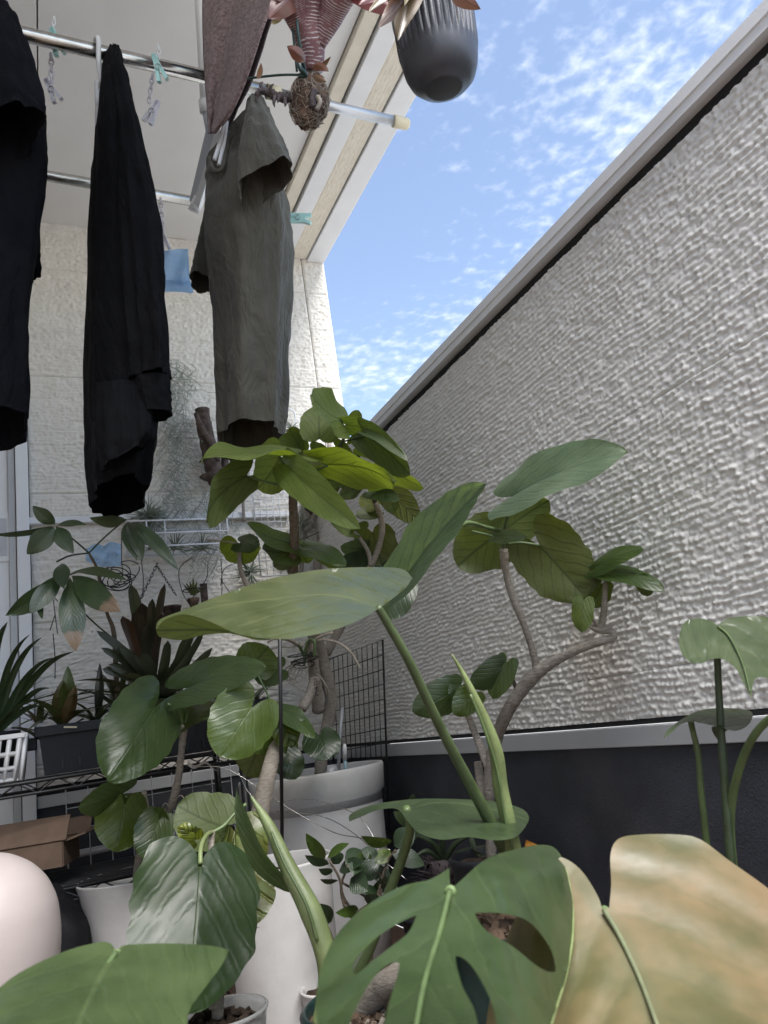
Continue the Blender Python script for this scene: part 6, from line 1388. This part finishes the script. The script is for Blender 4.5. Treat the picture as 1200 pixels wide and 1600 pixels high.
for a in ([(300, 1198, 1.9), (350, 1200, 1.9), (400, 1228, 1.88), (450, 1262, 1.85), (520, 1300, 1.8), (565, 1310, 1.72), (610, 1328, 1.65)], [(440, 1252, 1.9), (480, 1248, 1.9), (520, 1258, 1.88), (560, 1275, 1.84), (585, 1310, 1.8), (592, 1330, 1.78)], [(432, 1268, 1.88), (500, 1275, 1.86), (550, 1300, 1.8), (600, 1345, 1.68), (636, 1375, 1.65)], [(372, 1205, 1.9), (390, 1240, 1.88), (420, 1262, 1.86)]):
    b = MB(); b.tube(smooth_path([P(*q) for q in a], 7), .0010, 5); b.build('strand', 'steel', t)
t = thing('plastic_scrap', P(320, 1198, 1.95), 'shred of clear plastic film caught on the rack edge', 'film')
mb = MB(); mb.grid([P(293 + 54 * s, 1192 + 9 * s + 5 * math.sin(s * 9) + (f - .5) * 7 * (1 - s), 1.95 + .01 * f) for f in np.linspace(0, 1, 4) for s in np.linspace(0, 1, 16)], 4, 16); mb.build('film', 'white_plastic', t)

# =================================================================== HANGING PLANTS AT THE TOP
pd = 1.16
c0, c1 = P(682, -14, pd), P(698, 152, pd)
t = thing('hanging_pot', c0, 'slate grey ribbed hanging pot against the sky at the top', 'hanging pot')
axv = unit(np.array((0, 0, 1.)) * .9 + unit(c0 - c1) * .6); Hh = .162; rad = .0610
def ribs(th, i, z):
    zz0 = z / Hh
    if .34 < zz0 < .93: return 1 + .075 * (abs(math.sin(th * 18)) ** .7 - .6) * min(1, (zz0 - .34) / .06)
    return 1.
prof = [(.001, 0), (.026, .0), (.029, .0012), (.0300, .003), (.040, .0075), (.050, .018), (.0555, .032), (.0580, .046), (.0590, .056), (.0596, .060), (.0600, .075), (.0606, .10), (.0612, .13), (.0616, .150), (.0650, .1515), (.0655, .158), (.0640, .162), (.059, .162), (.056, .15), (.05, .12)]
b = MB(); b.lathe(prof, P(694, 139, pd), 360, ribs, axv); b.build('pot_wall', 'pot_grey', t)
ctop = P(694, 139, pd) + axv * .14
soil_disc(t, ctop, .054, seed=25)
for k in (0, 1, 2):
    a = k * 2.1 + 2.6; o_ = FLATR * math.cos(a) + FLATF * math.sin(a); b = MB(); b.tube([ctop + o_ * .063, ctop + o_ * .03 + np.array((0, 0, .25)), ctop + np.array((0, 0, .42))], .0014, 6); b.build('hanger_wire', 'black_wire', t)
b = MB(); b.tube(smooth_path([P(608, -20, 1.13), P(614, 40, 1.11), P(622, 66, 1.10), P(624, 76, 1.10), P(619, 62, 1.11), P(616, 30, 1.12)], 6), .0014, 6); b.build('hanger_wire', 'black_wire', t)
hp_ = thing('hanging_plant', ctop, 'mauve-leaved bromeliad growing in the ribbed hanging pot', 'plant')
for (x0, y0, x1, y1, w, col, ro) in ((655, -30, 575, 20, 24, (.115, .10, .07), 50), (660, -30, 622, 64, 44, (.085, .062, .05), 35), (640, -25, 560, 8, 30, (.15, .05, .06), 30), (650, -40, 610, -6, 30, (.13, .045, .055), 10), (700, -25, 752, 14, 30, (.17, .085, .095), 20), (648, -30, 590, 44, 30, (.14, .085, .075), -10), (660, -28, 632, 10, 18, (.13, .12, .065), 40)):
    leaf(hp_, (x0, y0, 1.12), (x1, y1, 1.03), w, col, ro, False, shape='ell', mat='strap', fold=.25, bend=.08, seed=x1)
bm = thing('mounted_bromeliad', P(483, 155, 1.35), 'mauve white-banded tube bromeliad wired upside down on a brown root ball', 'plant')
def tubeleaf(pts, r, name='tube_leaf'):
    path = smooth_path([P(*q) for q in pts], 9); mb = MB(); mb.tube(path, r, 16, True, True); return mb.build(name, 'banded', bm)
tubeleaf([(488, 112, 1.35), (485, 70, 1.34), (480, 30, 1.33), (476, -20, 1.31), (470, -80, 1.28)], [.020, .026, .030, .034, .040])
tubeleaf([(476, 60, 1.33), (462, 22, 1.31), (452, -10, 1.29), (440, -60, 1.26)], [.014, .022, .026, .030])
tubeleaf([(498, 70, 1.335), (515, 30, 1.32), (530, -5, 1.30), (560, -60, 1.27)], [.012, .021, .026, .032])
for (x0, y0, x1, y1, w, col, ro, un) in ((470, -20, 420, 30, 40, (.17, .075, .08), 10, False), (458, 5, 424, 38, 20, (.40, .36, .34), -30, True), (540, -10, 640, 28, 34, (.15, .035, .05), -30, False), (480, -30, 430, 0, 40, (.17, .075, .08), 10, False), (530, -30, 620, -2, 44, (.13, .045, .055), 10, False), (488, 102, 514, 112, 16, (.10, .045, .035), -30, False), (497, 108, 517, 88, 8, (.10, .055, .045), 20, False), (478, 96, 448, 72, 20, (.16, .06, .055), 10, False), (403, 124, 408, 98, 9, (.24, .15, .16), 20, False), (490, 118, 510, 128, 12, (.16, .10, .09), 0, False)):
    leaf(bm, (x0, y0, 1.30), (x1, y1, 1.26), w, col, ro, un, shape='ell', mat='strap', fold=.4, bend=.12, seed=x1)
cB = P(483, 158, 1.36); rs = np.random.RandomState(3)
mb = MB(); V = []; seg = 40; nr = 26
for i in range(nr):
    ph_ = math.pi * i / (nr - 1)
    for k in range(seg):
        th = 2 * math.pi * k / seg
        r = 1 + .20 * (vnoise(th * 4 + 3, ph_ * 5, 95) - .5) + .16 * (vnoise(th * 11, ph_ * 13, 96) - .5)
        if k == 0: r0 = r
        V.append(cB + r * (FLATR * .033 * math.sin(ph_) * math.cos(th) + FLATF * .033 * math.sin(ph_) * math.sin(th) + RM[:, 1] * -.042 * math.cos(ph_)))
mb.grid(V, nr, seg, None, True); mb.build('root_ball', 'rootball', bm)
rr2 = random.Random(8); mb = MB()
for i in range(420):
    a = rr2.uniform(0, 6.28); e = math.acos(rr2.uniform(-1, 1)); n_ = FLATR * math.sin(e) * math.cos(a) + FLATF * math.sin(e) * math.sin(a) + RM[:, 1] * math.cos(e)
    p = cB + FLATR * .033 * math.sin(e) * math.cos(a) + FLATF * .033 * math.sin(e) * math.sin(a) + RM[:, 1] * .042 * math.cos(e)
    tgt = unit(np.cross(n_, np.array([rr2.gauss(0, 1) for _ in range(3)]))); l = rr2.uniform(.008, .022)
    mb.tube([p - tgt * l * .5, p + n_ * .0035, p + tgt * l * .5 + n_ * rr2.uniform(0, .006)], .0006, 3, False)
mb.build('fibre', 'root', bm, kind='stuff')
stem(bm, [(458, 152, 1.345), (440, 152, 1.34), (425, 147, 1.335), (408, 142, 1.33), (400, 150, 1.33)], [.0085, .0075, .0070, .0060, .0035], 'dark_root', 'rhizome', 10, 8, knobs=.5)
for p in ([(412, 143, 1.33), (407, 132, 1.33), (411, 128, 1.33)], [(424, 146, 1.33), (423, 136, 1.325), (428, 131, 1.325)], [(430, 150, 1.33), (428, 160, 1.325), (429, 168, 1.325)], [(445, 154, 1.335), (446, 162, 1.33), (445, 167, 1.33)], [(404, 146, 1.33), (400, 156, 1.33), (402, 161, 1.33)], [(436, 150, 1.33), (434, 161, 1.325)]):
    stem(bm, p, [.0040, .0028, .0006], 'dark_root', 'thorn', 7, 6)
bits(bm, 'pale_bud', [[(496, 150, 1.32), (500, 160, 1.32), (495, 171, 1.32)]], .0040, 'root', None)
bits(bm, 'scar', [[(491, 140, 1.325), (488, 156, 1.325), (490, 168, 1.325)]], .006, 'dark_root', None)
t = thing('binding_wire', P(468, 60, 1.33), 'dark green wire tying the mounted bromeliad to the pole', 'wire')
for a in ([(455, -20, 1.31), (457, 40, 1.31), (464, 112, 1.32)], [(461, 0, 1.30), (466, 60, 1.30), (474, 114, 1.32)], [(463, 20, 1.30), (469, 70, 1.30), (478, 116, 1.32)], [(476, 117, 1.31), (440, 117, 1.33), (400, 121, 1.37), (386, 123, 1.40)]):
    b = MB(); b.tube(smooth_path([P(*q) for q in a], 6), .0021, 7); b.build('strand', 'green_wire', t)
b = MB(); b.tube(smooth_path([P(466, 92, 1.305), P(470, 108, 1.30), P(478, 117, 1.31), P(466, 119, 1.31)], 6), .0042, 8); b.build('knot', 'green_wire', t)
